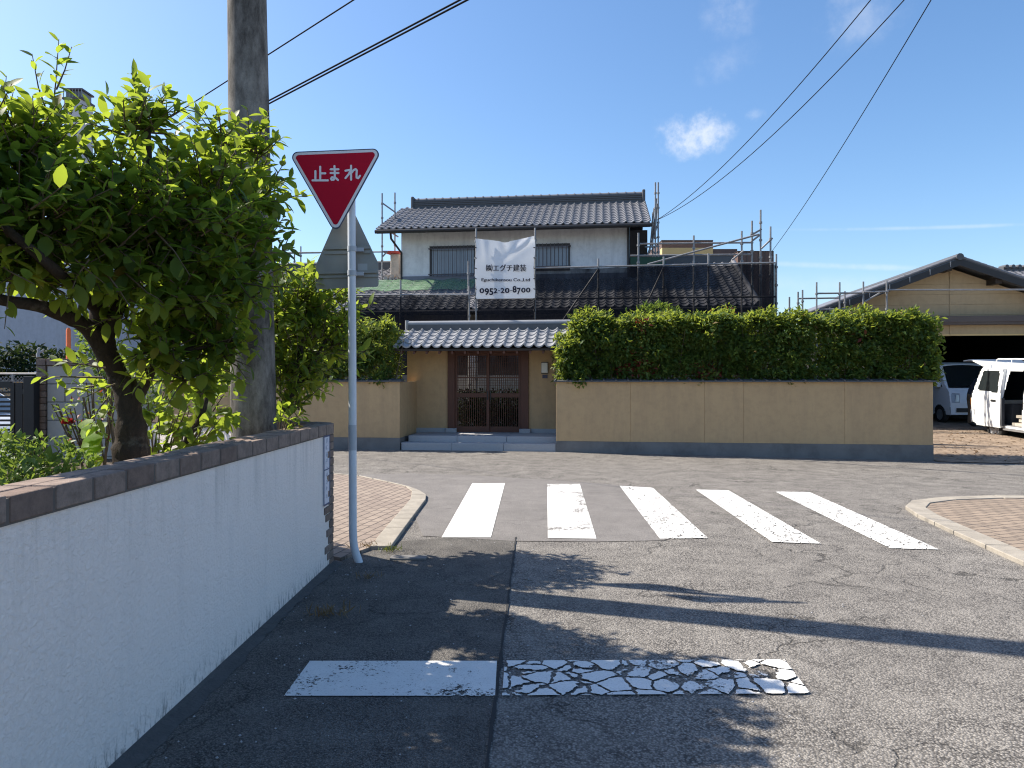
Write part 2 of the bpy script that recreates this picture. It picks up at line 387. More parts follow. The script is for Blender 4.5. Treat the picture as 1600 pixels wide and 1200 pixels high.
M['leaf_dark'] = leaf('far_hedge_leaf', (.008, .022, .010), (.014, .034, .014), (.025, .05, .018), (.06, .10, .02), .2, .75)
M['grass'] = leaf('grass_blade', (.06, .10, .03), (.10, .13, .04), (.22, .17, .07), (.30, .32, .06), .3)
M['dry'] = leaf('dry_grass', (.17, .12, .06), (.24, .17, .09), (.30, .22, .12), (.3, .2, .08), .25)
M['petal'] = leaf('red_petal', (.30, .01, .02), (.40, .02, .03), (.5, .05, .05), (.5, .03, .03), .3)
def net(name, col, a):
    m = NT(name); m.fin(col, .9, spec=.1)
    tr = m.n('ShaderNodeBsdfTransparent'); mx = m.n('ShaderNodeMixShader')
    f = m.math('ADD', a, m.math('MULTIPLY', m.math('SUBTRACT', m.noise(2.2, 6, .7, m.mapv(m.pos, (1, 1, .45))), .5), .8), True)
    m.put(mx.inputs[0], f); m.t.links.new(tr.outputs[0], mx.inputs[1]); m.t.links.new(m.bsdf.outputs[0], mx.inputs[2])
    m.t.links.new(mx.outputs[0], m.out.inputs[0]); return m.mat
M['net_black'] = net('black_mesh_net', (.012, .012, .016), .84)
M['net_green'] = net('green_mesh_net', (.20, .34, .20), .42)
def cloth():
    m = NT('banner_cloth'); m.fin(m.mix(m.noise(2), (.74, .76, .80), (.82, .84, .86)), .7, m.bump(m.noise(6, 4), .25, .03), spec=.2)
    t = m.n('ShaderNodeBsdfTranslucent'); t.inputs[0].default_value = (.75, .78, .82, 1)
    mx = m.n('ShaderNodeMixShader'); mx.inputs[0].default_value = .35
    m.t.links.new(m.bsdf.outputs[0], mx.inputs[1]); m.t.links.new(t.outputs[0], mx.inputs[2]); m.t.links.new(mx.outputs[0], m.out.inputs[0]); return m.mat
M['cloth'] = cloth()
M['skin'] = mk('skin', (.42, .26, .18), .6, .06, 9)
M['work_shirt'] = mk('navy_work_shirt', (.025, .03, .05), .85, .2, 12)
M['work_pants'] = mk('brown_work_trousers', (.16, .115, .075), .85, .2, 12)

# ------------------------------------------------------------------ ground, road, pavements
mb = MB(); mb.add([(-900, -400, -.6), (900, -400, -.6), (900, 1500, -.6), (-900, 1500, -.6)], [(0, 1, 2, 3)])
struct(mb.build('ground', M['ground'], org=(0, 0, -.6)))
mb = MB(); xs = np.arange(-60, 60.1, 1.0); ys = np.arange(-14, 26.1, 1.0)
mb.add([(x, y, gz(x, y)) for y in ys for x in xs], [(j * len(xs) + i, j * len(xs) + i + 1, (j + 1) * len(xs) + i + 1, (j + 1) * len(xs) + i) for j in range(len(ys) - 1) for i in range(len(xs) - 1)])
road = struct(mb.build('road', M['asphalt'], org=(0, 0, 0)))
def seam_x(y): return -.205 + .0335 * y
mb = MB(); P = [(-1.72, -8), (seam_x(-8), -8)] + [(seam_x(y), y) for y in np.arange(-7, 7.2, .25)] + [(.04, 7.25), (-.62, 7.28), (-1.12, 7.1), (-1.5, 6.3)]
polymesh(mb, P, gz, lift=.004); struct(mb.build('road_lane', M['asphalt_old_shade'], org=(0, 0, 0)))
mb = MB(); P = [G(*p) for p in ((545, 742), (640, 740), (740, 743), (880, 752), (965, 758), (985, 778), (1012, 812), (1040, 845), (930, 847), (806, 846), (660, 838), (645, 800))]
polymesh(mb, P, gz, lift=.005); struct(mb.build('road_patch', M['asphalt_patch'], org=(0, 0, 0)))
mb = MB(); ysm = list(np.arange(-7, 7.3, .12)); Lp = [(seam_x(y) - .003 - abs(rnd.gauss(0, .004)), y) for y in ysm]; Rp = [(seam_x(y) + .004 + abs(rnd.gauss(0, .006)), y) for y in ysm]
vv = [(x, y, .009) for x, y in Lp] + [(x, y, .009) for x, y in Rp]; n = len(ysm)
mb.add(vv, [(i, n + i, n + i + 1, i + 1) for i in range(n - 1)]); struct(mb.build('road_seam', M['seam'], org=(0, 0, 0)))

def sheet_from(pts, name, mat, z, side=.06):
    mb = MB(); mb.prism([(x, y, gz(x, y) + z - side) for x, y in pts], (0, 0, side)); return struct(mb.build(name, mat, org=(0, 0, 0)))
LB = [(-1.13, 6.75), (-1.13, 7.6), (-1.125, 8.6), (-1.12, 9.4), (-1.16, 9.78), (-1.30, 10.15), (-1.52, 10.55), (-1.86, 11.0), (-2.46, 11.7), (-3.5, 12.3), (-6, 12.9), (-14, 13.9), (-40, 17)]
def inset(pts, d):
    out_ = []
    for i, p in enumerate(pts):
        a = Vector(pts[max(i - 1, 0)]); b = Vector(pts[min(i + 1, len(pts) - 1)]); t = (b - a).normalized()
        out_.append((p[0] - t.y * d, p[1] + t.x * d))
    return out_
LI = inset(LB, .20)[:5] + [inset(LB, .11)[5]] + inset(LB, .035)[6:]
sheet_from(LI + [(-40, 8.3), (-4.3, 8.2), (-1.5, 6.35)], 'pavement', M['pavers'], .030)
RB = [(3.9, -6), (4.2, 3.0), (4.37, 6.17), (4.54, 7.44), (4.68, 8.35), (4.84, 8.9), (5.15, 9.32), (5.7, 9.62), (6.5, 9.78), (8, 9.7), (14, 8.9), (40, 5)]
RI = inset(RB, -.22)
sheet_from([(x, y) for x, y in RI] + [(40, -6)], 'pavement', M['pavers_tan'], .030)
def kerb(A, B, z):
    mb = MB()
    for i in range(len(A) - 1):
        L = (Vector(A[i + 1]) - Vector(A[i])).length; k = max(1, round(L / .6)); k = min(k, 30)
        for j in range(k):
            g = .004 / max(L / k, .01)
            f = lambda P, t: Vector(P[i]).lerp(Vector(P[i + 1]), t)
            t0, t1 = j / k + g, (j + 1) / k - g
            q = [f(A, t0), f(A, t1), f(B, t1), f(B, t0)]
            lo = [(p.x, p.y, gz(p.x, p.y) - .05) for p in q]; hi = [(p.x, p.y, gz(p.x, p.y) + z) for p in q]
            area = sum(q[a].x * q[(a + 1) % 4].y - q[(a + 1) % 4].x * q[a].y for a in range(4))
            if area < 0: lo, hi = lo[::-1], hi[::-1]
            mb.hexa(lo + hi)
    return struct(mb.build('kerb', M['kerb'], org=(0, 0, 0), bevel=.008))
kerb(LB, LI, .042); kerb(RB, RI, .042)

# painted markings
grp = 'zebra crossing bars'
ST = [((738, 756), (789, 756), (767, 841), (690, 841), 'paint_solid', 'bright white crosswalk bar nearest the brick pavement by the stop sign, cleanest of the five'),
      ((855, 757), (906, 757), (932, 843), (856, 842), 'paint_worn', 'white crosswalk bar in front of the gate with grey worn-off smudges along one edge'),
      ((968, 760), (1020, 763), (1106, 842), (1031, 843), 'paint_crack', 'middle crosswalk bar of the five, white paint finely cracked'),
      ((1087, 766), (1138, 767), (1283, 851), (1206, 848), 'paint_crack', 'cracked white crosswalk bar between the middle bar and the one by the tan paved corner'),
      ((1211, 769), (1265, 770), (1468, 860), (1391, 858), 'paint_crack', 'long slanting cracked crosswalk bar closest to the tan paved corner')]
for a, b, c, d, mt, lab in ST:
    mb = MB(); q = [G(*p) for p in (d, c, b, a)]; polymesh(mb, q, gz, lift=.010)
    o = tag(mb.build('crosswalk_bar', M[mt]), lab, 'road marking', grp)
mb = MB(); polymesh(mb, [(-1.145, 3.63), (-.085, 3.63), (-.085, 4.08), (-1.14, 4.08)], gz, 0, .010)
polymesh(mb, [(-.05, 3.635), (1.51, 3.66), (1.545, 4.10), (-.04, 4.085)], gz, 1, .010)
tag(mb.build('stop_line', [M['paint_worn'], M['paint_cells']]), 'wide white stop line across the lane, its far half broken into flakes', 'road marking')

# plots
def hpoly(pts, z): return [tuple(H(u, v, z)) for u, v in pts]
mb = MB(); mb.add(hpoly([(-30, .3), (7.5, .3), (7.5, 40), (-30, 40)], .05), [(0, 1, 2, 3)]); struct(mb.build('house_yard', M['soil'], org=(0, 0, 0)))
uE = hu(1458, 0)
mb = MB(); us = np.linspace(uE + .02, 34, 30); vs_ = np.linspace(-.25, 16, 34)
def dz(u, v):
    p = H(u, v, 0); return gz(p.x, p.y) * max(0, 1 - v / 5) + .02 + .033 * max(0, v - .2) - (.10 * ss(0, 4, v) * 0)
mb.add([H(u, v, dz(u, v)) for v in vs_ for u in us], [(j * 30 + i, j * 30 + i + 1, (j + 1) * 30 + i + 1, (j + 1) * 30 + i) for j in range(33) for i in range(29)], smooth=True)
struct(mb.build('driveway', M['dirt'], org=(0, 0, 0)))

# ------------------------------------------------------------------ white garden wall with brick cap
wt = Vector((.0245, 1, 0)).normalized(); wnrm = Vector((wt.y, -wt.x, 0))
def WF(a, n, z): return Vector((-1.70, 0, 0)) + wt * a + wnrm * n + Vector((0, 0, z))     # a along the wall, n outwards
AE = 6.235
wall = thing('garden_wall', 'low white plaster wall capped with brown bricks along the lane', 'wall', WF(3, -.1, 0))
mb = MB(); mb.box(-6, AE - .05, -.17, 0, -.05, 1.125, 0, WF); mb.build('plaster_face', M['plaster'], wall)
rt = Vector((-.80, .60, 0)); rn = Vector((.60, .80, 0)); rc = WF(AE, 0, 0)
def RF(a, n, z): return rc + rt * a + rn * n + Vector((0, 0, z))
mb = MB(); mb.box(.06, 3.3, -.17, -.004, -.05, 1.125, 0, RF); mb.build('return_face', M['plaster'], wall)
mb = MB()
a = -5.9; k = 0
while a < AE - .02:
    L = min(.221, AE + .004 - a)
    for (n0, n1, sh) in ((-.078, .016, 0), (-.186, -.086, 0)):
        dzz = rnd.uniform(-.003, .003); mb.box(a + .005, a + L - .005, n0, n1, 1.133 + dzz, 1.222 + dzz, 0, WF)
    a += .229; k += 1
a = .02
while a < 3.2:
    for (n0, n1) in ((-.078, .016), (-.186, -.086)): mb.box(a + .005, a + .216, n0, n1, 1.133, 1.222 + rnd.uniform(-.003, .003), 0, RF)
    a += .229
mb.build('brick_cap', M['brick'], wall, bevel=.006)
mb = MB(); mb.box(-6, AE - .01, -.180, .010, 1.1255, 1.213, 0, WF); mb.box(.05, 3.2, -.180, .010, 1.1255, 1.213, 0, RF); mb.build('cap_mortar', M['mortar'], wall)
mb = MB(); z = .01; i = 0; pat = [.10, .17, .24, .14, .19, .11, .22, .26, .13, .17, .12, .20, .13, .12, .18, .10, .12, .12]
while z < 1.10:
    mb.box(AE - pat[i % 18], AE + .006, -.176, .008 + rnd.uniform(0, .004), z, z + .058, 0, WF); z += .066; i += 1
mb.build('corner_brick', M['brick'], wall, bevel=.005)
mb = MB(); mb.box(AE - .09, AE - .001, -.170, .003, 0, 1.125, 0, WF); mb.build('corner_mortar', M['mortar'], wall)
mb = MB(); aa = list(np.arange(-5.5, AE + .05, .07)); zz = .02
vs = [tuple(WF(q, 0.001, .034)) for q in aa] + [tuple(WF(q, .02 + .02 * rnd.random() + .012 * math.sin(q * 3.1), .022)) for q in aa] + [tuple(WF(q, .06 + .03 * rnd.random() + .02 * math.sin(q * 2.2), .0065)) for q in aa]; n = len(aa)
mb.add(vs, [(r * n + i, (r + 1) * n + i, (r + 1) * n + i + 1, r * n + i + 1) for r in (0, 1) for i in range(n - 1)]); mb.build('footing', mk('dark_footing', (.085, .082, .08), .95, .4, 14, .8, 60, .01), wall)
# lettered plate near the corner
pl = thing('wall_plate', 'narrow upright plate with dark blue outline near the brick corner of the white wall', 'sign', WF(6.03, .004, .55))
mb = MB(); mb.box(5.945, 6.118, .001, .008, .555, 1.125, 0, WF); mb.build('panel', M['plate_face'], pl)
mb = MB()
for (a0, a1, z0, z1) in ((5.940, 5.953, .55, 1.13), (6.110, 6.123, .55, 1.13), (5.953, 6.110, .55, .563), (5.953, 6.110, 1.117, 1.13), (5.953, 6.11, .842, .85)):
    mb.box(a0, a1, .0085, .0115, z0, z1, 0, WF)
mb.build('outline', M['plate_ink'], pl)
mb = MB()
for i in range(9):
    zc = 1.085 - i * .058
    for _ in range(5):
        if rnd.random() < .5: x0 = rnd.uniform(6.0, 6.03); zz = zc + rnd.uniform(-.02, .02); mb.box(x0, x0 + rnd.uniform(.02, .045), .0082, .0092 + .0004 * _, zz, zz + .005, 0, WF)
        else: x0 = rnd.uniform(6.0, 6.06); zz = zc + rnd.uniform(-.022, .0); mb.box(x0, x0 + .006, .0082, .0094 + .0004 * _, zz, zz + .026, 0, WF)
mb.build('faded_lettering', mk('faded_ink', (.42, .45, .55), .6), pl)

# ------------------------------------------------------------------ stop sign
def rounded(pts, r, n=7):
    out_ = []
    for i, p in enumerate(pts):
        p = Vector(p); a = (Vector(pts[i - 1]) - p).normalized(); b = (Vector(pts[(i + 1) % len(pts)]) - p).normalized()
        ang = a.angle(b); d = r / math.tan(ang / 2); c = p + (a + b).normalized() * (r / math.sin(ang / 2))
        s0 = p + a * d - c; s1 = p + b * d - c; th = s0.angle(s1); ax = 1 if s0.x * s1.y - s0.y * s1.x > 0 else -1
        for k in range(n + 1):
            t = ax * th * k / n; out_.append((c.x + s0.x * math.cos(t) - s0.y * math.sin(t), c.y + s0.x * math.sin(t) + s0.y * math.cos(t)))
    return out_
sp = thing('stop_sign', 'white pole with red triangular stop sign and a grey sign back below it', 'road sign', (-1.35, 6.3, 0))
mb = MB(); mb.tube([(-1.325, 6.30, -.03), (-1.338, 6.30, .02), (-1.358, 6.30, .07), (-1.374, 6.30, .13), (-1.383, 6.30, .20), (-1.386, 6.30, .30), (-1.390, 6.3, 1.6), (-1.400, 6.3, 3.50)], .0345, 18); mb.build('pole', M['pole_white'], sp)
mb = MB(); mb.tube([(-1.3885, 6.3, .98), (-1.39, 6.3, 1.20)], .0362, 18); mb.build('sleeve', M['sleeve'], sp)
YS = 6.225; k_ = YS / F
def SP(px, py, d=0):
    x, z = (px - CX) * k_, EYE - (py - HY) * k_; return Vector((x, YS - d, z))
tri = [((px - CX) * k_, EYE - (py - HY) * k_) for px, py in ((450.0, 237.5), (524.5, 367), (598.5, 231.5))]
cen = Vector((sum(p[0] for p in tri) / 3, sum(p[1] for p in tri) / 3))
def shrink(pts, d): 
    out_ = []
    for i, p in enumerate(pts):
        p = Vector(p); a = (Vector(pts[i - 1]) - p).normalized(); b = (Vector(pts[(i + 1) % len(pts)]) - p).normalized(); th = a.angle(b)
        out_.append(tuple(p + (a + b).normalized() * (d / math.sin(th / 2))))
    return out_
def plate(name, poly, y0, y1, mat, par):
    mb = MB(); mb.prism([(x, y0, z) for x, z in poly], (0, y1 - y0, 0)); 
    return mb.build(name, mat, par)
face = plate('stop_panel', rounded(tri, .05), YS, YS + .012, M['sign_rim'], sp)
plate('white_border', rounded(shrink(tri, .009), .043), YS - .0015, YS + .001, M['sign_white'], face)
plate('red_field', rounded(shrink(tri, .031), .024), YS - .003, YS - .0016, M['sign_red'], face)
strokes = [[(322, 243), (322, 326)], [(322, 284), (354, 284)], [(292, 270), (292, 326)], [(274, 328), (370, 328)],
           [(387, 259), (436, 259)], [(387, 282), (436, 282)], [(411, 239), (413, 280), (413, 312), (406, 324), (394, 325), (389, 317), (396, 309), (412, 311), (424, 317), (433, 326)],
           [(515, 237), (515, 324)], [(480, 268), (512, 262)], [(512, 263), (502, 288), (480, 314)], [(515, 284), (530, 265), (543, 258), (551, 266), (549, 290), (550, 311), (559, 315), (571, 300)]]
mb = MB(); dd = .0034; hw = .0088
for s in strokes:
    pts = [SP(420 + x / 4, 200 + y / 4) for x, y in s]
    for i, p in enumerate(pts):
        dd += .00004
        mb.add([(p.x + hw * math.cos(t), YS - dd, p.z + hw * math.sin(t)) for t in np.linspace(0, 2 * math.pi, 14)[:-1]], [tuple(range(13))[::-1]])
        if i + 1 < len(pts):
            q = pts[i + 1]; d = (q - p).normalized(); nn = Vector((-d.z, 0, d.x)) * hw; dd += .00004
            mb.add([(p.x - nn.x, YS - dd, p.z - nn.z), (q.x - nn.x, YS - dd, q.z - nn.z), (q.x + nn.x, YS - dd, q.z + nn.z), (p.x + nn.x, YS - dd, p.z + nn.z)], [(0, 1, 2, 3)])
mb.build('lettering', M['sign_white'], face)
YB = 6.375; kb = YB / F
pent = [((px - CX) * kb, EYE - (py - HY) * kb) for px, py in ((493, 452), (591.5, 448), (591, 411), (541, 306), (494, 413))]
back = plate('rear_panel', rounded(pent[::-1], .022, 4), YB, YB + .006, M['alu'], sp)
for (y0, y1) in ((385.5, 397), (423.5, 434)):
    mb = MB(); sl = -.022
    x0, x1 = (507 if y0 < 400 else 497), (579 if y0 < 400 else 590)
    for (ya, yb, pr) in ((y0, y0 + 4.2, .020), (y0 + 6.8, y1, .012)):
        mb.hexa([Vector(((px - CX) * kb, YB - dep, EYE - (py + (px - 540) * sl - HY) * kb)) for (px, py, dep) in ((x0, yb, pr), (x1, yb, pr), (x1, yb, .0005), (x0, yb, .0005), (x0, ya, pr), (x1, ya, pr), (x1, ya, .0005), (x0, ya, .0005))])
    mb.build('mounting_rail', M['alu'], back)
    zc = EYE - ((y0 + y1) / 2 - HY) * kb
    mb = MB(); mb.tube([(-1.394, 6.3, zc - .022), (-1.394, 6.3, zc + .022)], .040, 16); mb.box(-1.36, -1.30, 6.325, 6.352, zc - .016, zc + .016)
    mb.build('clamp', M['sleeve'], sp)
mb = MB(); mb.box((559 - CX) * kb, (574 - CX) * kb, YB - .0015, YB - .0004, EYE - (425 - HY) * kb, EYE - (412 - HY) * kb); mb.build('sticker', mk('grey_sticker', (.38, .40, .40), .6), back)

# ------------------------------------------------------------------ utility pole
mb = MB(); zs = np.linspace(-.1, 9.5, 22)
mb.tube([(-2.115 - .016 * z, 5.98, z) for z in zs], [.188 - .0072 * z for z in zs], 40)
tag(mb.build('utility_pole', M['pole'], org=(-2.115, 5.98, 0)), 'thick weathered concrete utility pole rising behind the white wall', 'utility pole')

# ------------------------------------------------------------------ foliage helpers
BIG = np.array([(0, 0, 0)] + [(t, s * w, .10 * abs(s) * w - .16 * t * t) for t, w in ((.22, .78), (.5, 1.0), (.78, .66)) for s in (-.5, 0, .5)] + [(1, 0, -.17)])
BIGF = [(0, 2, 1), (0, 3, 2), (1, 2, 5, 4), (2, 3, 6, 5), (4, 5, 8, 7), (5, 6, 9, 8), (7, 8, 10), (8, 9, 10)]
SML = np.array([(0, 0, 0), (.45, -.5, .10), (1, 0, -.1), (.45, .5, .10)]); SMLF = [(0, 2, 1), (0, 3, 2)]
def unit(a): return a / np.maximum(np.linalg.norm(a, axis=-1, keepdims=True), 1e-9)
def leaves(name, P, D, N, L, Wd, mats, parent, big=True, mi=None, own=None):
    T, FT = (BIG, BIGF) if big else (SML, SMLF)
    D = unit(D); S = unit(np.cross(D, N)); N = np.cross(S, D); n = len(P); K = len(T)
    v = P[:, None, :] + L[:, None, None] * (T[None, :, 0:1] * D[:, None, :] + T[None, :, 2:3] * N[:, None, :]) + Wd[:, None, None] * T[None, :, 1:2] * S[:, None, :]
    o = ORG[parent.name] if parent is not None else Vector(own)
    v = (v - np.array(o)).reshape(-1, 3)
    fs = []
    for i in range(n):
        b = i * K; fs += [tuple(x + b for x in f) for f in FT]
    me = bpy.data.meshes.new(name); me.from_pydata(v.tolist(), [], fs)
    for m in (mats if isinstance(mats, list) else [mats]): me.materials.append(m)
    if mi is not None: me.polygons.foreach_set('material_index', np.repeat(mi, len(FT)).astype(np.int32))
    me.polygons.foreach_set('use_smooth', np.ones(len(fs), dtype=bool)); me.update()
    ob = bpy.data.objects.new(name, me); C.objects.link(ob)
    if parent is not None: ob.parent = parent
    else: ob.location = o
    ORG[ob.name] = o
    return ob
def shoots(blobs, dens, nleaf, LL, WW, tl=(.18, .42), up=.45, extra=(), squash=.85):
    """twigs in and around the blobs with leaves set alternately along them"""
    tw = MB(); P = []; D = []; N = []; L = []
    def one(p, d, ln, nl, sc=1.0):
        d = unit(np.array(d)); p = np.array(p); q = p + d * ln + np.array((0, 0, -.04 * ln))
        tw.tube([p, (p + q) / 2 + rng.normal(0, .01, 3), q], [.006, .004, .002], 4)
        ph = rng.uniform(0, 6.28); a = unit(np.cross(d, (0.1, .2, 1))); b = np.cross(d, a)
        for k in range(nl):
            t = (k + .6) / nl; ph += 2.4 + rng.normal(0, .3)
            rad = a * math.cos(ph) + b * math.sin(ph)
            dl = d * (.35 + .5 * t) + rad * .95 + np.array((0, 0, rng.normal(.05, .3)))
            nm = np.array((0, 0, 1.0)) + d * .25 + rng.normal(0, .30, 3)
            P.append(p + (q - p) * t); D.append(dl); N.append(nm); L.append(rng.uniform(*LL) * sc * (1.0 if t < .85 else .8))
    for (c, r) in blobs:
        for _ in range(int(dens * (r / .5) ** 2)):
            u = unit(rng.normal(0, 1, 3)); rr = r * rng.uniform(.25, 1.0) ** .6
            p = np.array(c) + u * rr * np.array((1, 1, squash))
            one(p - u * .1, u * .75 + np.array((0, 0, up)) + rng.normal(0, .35, 3), rng.uniform(*tl), nleaf)
    for (p, q, nl) in extra:
        p = np.array(p); q = np.array(q); ln = np.linalg.norm(q - p); one(p, q - p, ln, nl, .85)
    P = np.array(P); L = np.array(L)
    return tw, P, np.array(D), np.array(N), L, L * rng.uniform(*WW, len(L))

# ------------------------------------------------------------------ big tree behind the white wall
tree = thing('broadleaf_tree', 'leafy tree with dark twisted trunk and large glossy leaves behind the white wall', 'tree', (-2.27, 4.25, .7))
mb = MB()
tp = [W(203, 760, 4.2), W(205, 700, 4.2), W(203, 650, 4.2), W(190, 600, 4.2), W(172, 560, 4.15), W(160, 520, 4.1), W(152, 470, 4.1), W(155, 400, 4.05), W(170, 320, 4.0)]
def smooth_path(pts, k=5):
    out_ = []
    for i in range(len(pts) - 1):
        p0, p1, p2, p3 = pts[max(i - 1, 0)], pts[i], pts[i + 1], pts[min(i + 2, len(pts) - 1)]
        for j in range(k):
            t = j / k; out_.append(.5 * ((2 * p1) + (p2 - p0) * t + (2 * p0 - 5 * p1 + 4 * p2 - p3) * t * t + (3 * p1 - p0 - 3 * p2 + p3) * t ** 3))
    return out_ + [pts[-1]]
def limb(pts, r0, r1, jit=.07, n=14):
    q = smooth_path([Vector(p) for p in pts]); m = len(q)
    mb.tube(q, [r0 + (r1 - r0) * (i / (m - 1)) ** .8 for i in range(m)], n, jit=jit)
q_ = smooth_path(tp); mb.tube(q_, [max(.035, .112 - .055 * min(1, i / 13) - .02 * max(0, (i - 13) / 27)) * (1 + .10 * math.sin(i * 1.7)) for i in range(len(q_))], 20, jit=.10)
limb([W(172, 565, 4.15), W(140, 515, 4.0), W(105, 495, 3.8), W(60, 478, 3.6), W(0, 468, 3.4), W(-80, 440, 3.2)], .055, .02, .06, 10)
limb([W(200, 640, 4.2), W(235, 570, 4.3), W(270, 500, 4.3), W(320, 420, 4.4), W(390, 350, 4.7)], .06, .015, .06, 9)
limb([W(163, 530, 4.1), W(200, 440, 4.1), W(230, 340, 4.0), W(232, 200, 4.0)], .05, .012, .06, 9)
limb([W(160, 500, 4.1), W(120, 400, 3.9), W(90, 280, 3.75), W(85, 150, 3.7)], .045, .01, .06, 9)
limb([W(235, 570, 4.3), W(300, 545, 4.2), W(370, 530, 4.4)], .03, .01, .06, 8)
limb([W(152, 480, 4.1), W(60, 400, 3.3), W(-60, 300, 3.2)], .04, .012, .06, 8)
mb.build('trunk', M['bark'], tree)
B = [(W(25, 250, 3.5), .26), (W(-20, 225, 3.4), .22), (W(75, 240, 3.65), .17), (W(150, 335, 3.8), .36), (W(30, 350, 3.4), .36), (W(222, 205, 4.0), .22), (W(240, 340, 3.95), .42), (W(335, 305, 4.3), .30), (W(335, 400, 4.3), .42),
     (W(385, 305, 4.75), .30), (W(378, 385, 4.7), .27), (W(130, 400, 3.7), .34), (W(240, 450, 4.05), .38), (W(325, 480, 4.3), .30), (W(265, 545, 4.15), .25), (W(335, 555, 4.4), .22),
     (W(-50, 300, 3.4), .34), (W(-40, 390, 3.4), .28), (W(40, 425, 3.5), .2), (W(315, 615, 4.3), .10), (W(290, 595, 4.2), .12), (W(350, 225, 4.5), .14), (W(400, 240, 4.75), .14), (W(375, 470, 4.7), .17),
     (W(300, 490, 5.15), .34), (W(285, 420, 5.3), .36), (W(335, 430, 5.2), .28), (W(270, 330, 5.0), .36)]
EX = [(W(80, 200, 3.7), W(92, 55, 3.7), 15), (W(75, 180, 3.7), W(50, 80, 3.65), 9), (W(88, 140, 3.7), W(112, 70, 3.7), 9), (W(215, 190, 4.0), W(228, 118, 4.0), 9), (W(240, 190, 4), W(262, 140, 4), 9), (W(200, 190, 4), W(165, 145, 4), 8), (W(230, 180, 4), W(280, 170, 4), 8),
      (W(345, 260, 4.4), W(343, 165, 4.4), 10), (W(320, 250, 4.4), W(312, 190, 4.4), 8), (W(395, 260, 4.75), W(418, 185, 4.75), 9), (W(420, 300, 4.8), W(445, 250, 4.8), 8), (W(410, 320, 4.8), W(450, 310, 4.8), 7), (W(400, 250, 4.75), W(438, 215, 4.75), 7), (W(220, 160, 4), W(205, 112, 4), 8), (W(345, 220, 4.4), W(372, 185, 4.4), 7), (W(425, 400, 4.75), W(458, 385, 4.75), 7), (W(420, 420, 4.7), W(460, 350, 4.7), 7),
      (W(20, 200, 3.5), W(10, 115, 3.5), 8), (W(150, 240, 3.8), W(150, 180, 3.8), 7), (W(160, 590, 3.95), W(60, 585, 3.85), 9), (W(165, 575, 3.95), W(85, 560, 3.85), 9), (W(160, 600, 4.0), W(100, 605, 3.9), 8), (W(170, 620, 4.0), W(140, 670, 3.9), 7), (W(180, 600, 4.0), W(130, 620, 3.8), 8),
      (W(350, 560, 4.4), W(385, 590, 4.4), 7), (W(370, 480, 4.6), W(408, 515, 4.6), 7), (W(360, 420, 4.6), W(415, 440, 4.6), 7)]
tw, P, D, N, L, Wd = shoots(B, 150, 8, (.06, .128), (.42, .58), tl=(.14, .32), extra=EX)
tw.build('twigs', M['twig'], tree)
kp = P[:, 1] > 3.05; P, D, N, L, Wd = P[kp], D[kp], N[kp], L[kp], Wd[kp]
leaves('crown', P, D, N, L, Wd, M['leaf'], tree)
print('tree leaves', len(P))

# second shrub overhanging the chamfered corner
sh = thing('corner_shrub', 'bushy broad-leaved shrub between the utility pole and the stop sign', 'shrub', (-2.45, 6.35, .7))
mb = MB()
limb([(-2.45, 6.35, .7), W(460, 600, 6.5), W(470, 520, 6.6), W(490, 460, 6.7)], .045, .012, .06, 8)
limb([(-2.4, 6.35, .7), W(480, 580, 6.6), W(510, 530, 6.7)], .03, .01, .06, 8)
limb([(-2.5, 6.35, .7), W(425, 560, 6.5), W(430, 470, 6.6)], .03, .01, .06, 8); mb.build('trunk', M['bark'], sh)
B = [(W(455, 470, 6.6), .34), (W(500, 478, 6.8), .30), (W(480, 540, 6.7), .40), (W(520, 540, 6.9), .27), (W(440, 590, 6.5), .30), (W(420, 500, 6.5), .34), (W(485, 595, 6.7), .2), (W(535, 500, 7.0), .18), (W(460, 640, 6.35), .16), (W(400, 560, 6.5), .35)]
tw, P, D, N, L, Wd = shoots(B, 100, 8, (.085, .15), (.34, .44), extra=[(W(450, 450, 6.6), W(440, 415, 6.6), 8), (W(480, 450, 6.6), W(490, 425, 6.6), 8), (W(530, 520, 6.9), W(556, 505, 6.9), 7)])
tw.build('twigs', M['twig'], sh); leaves('crown', P, D, N, L, Wd, M['leaf_shrub'], sh)

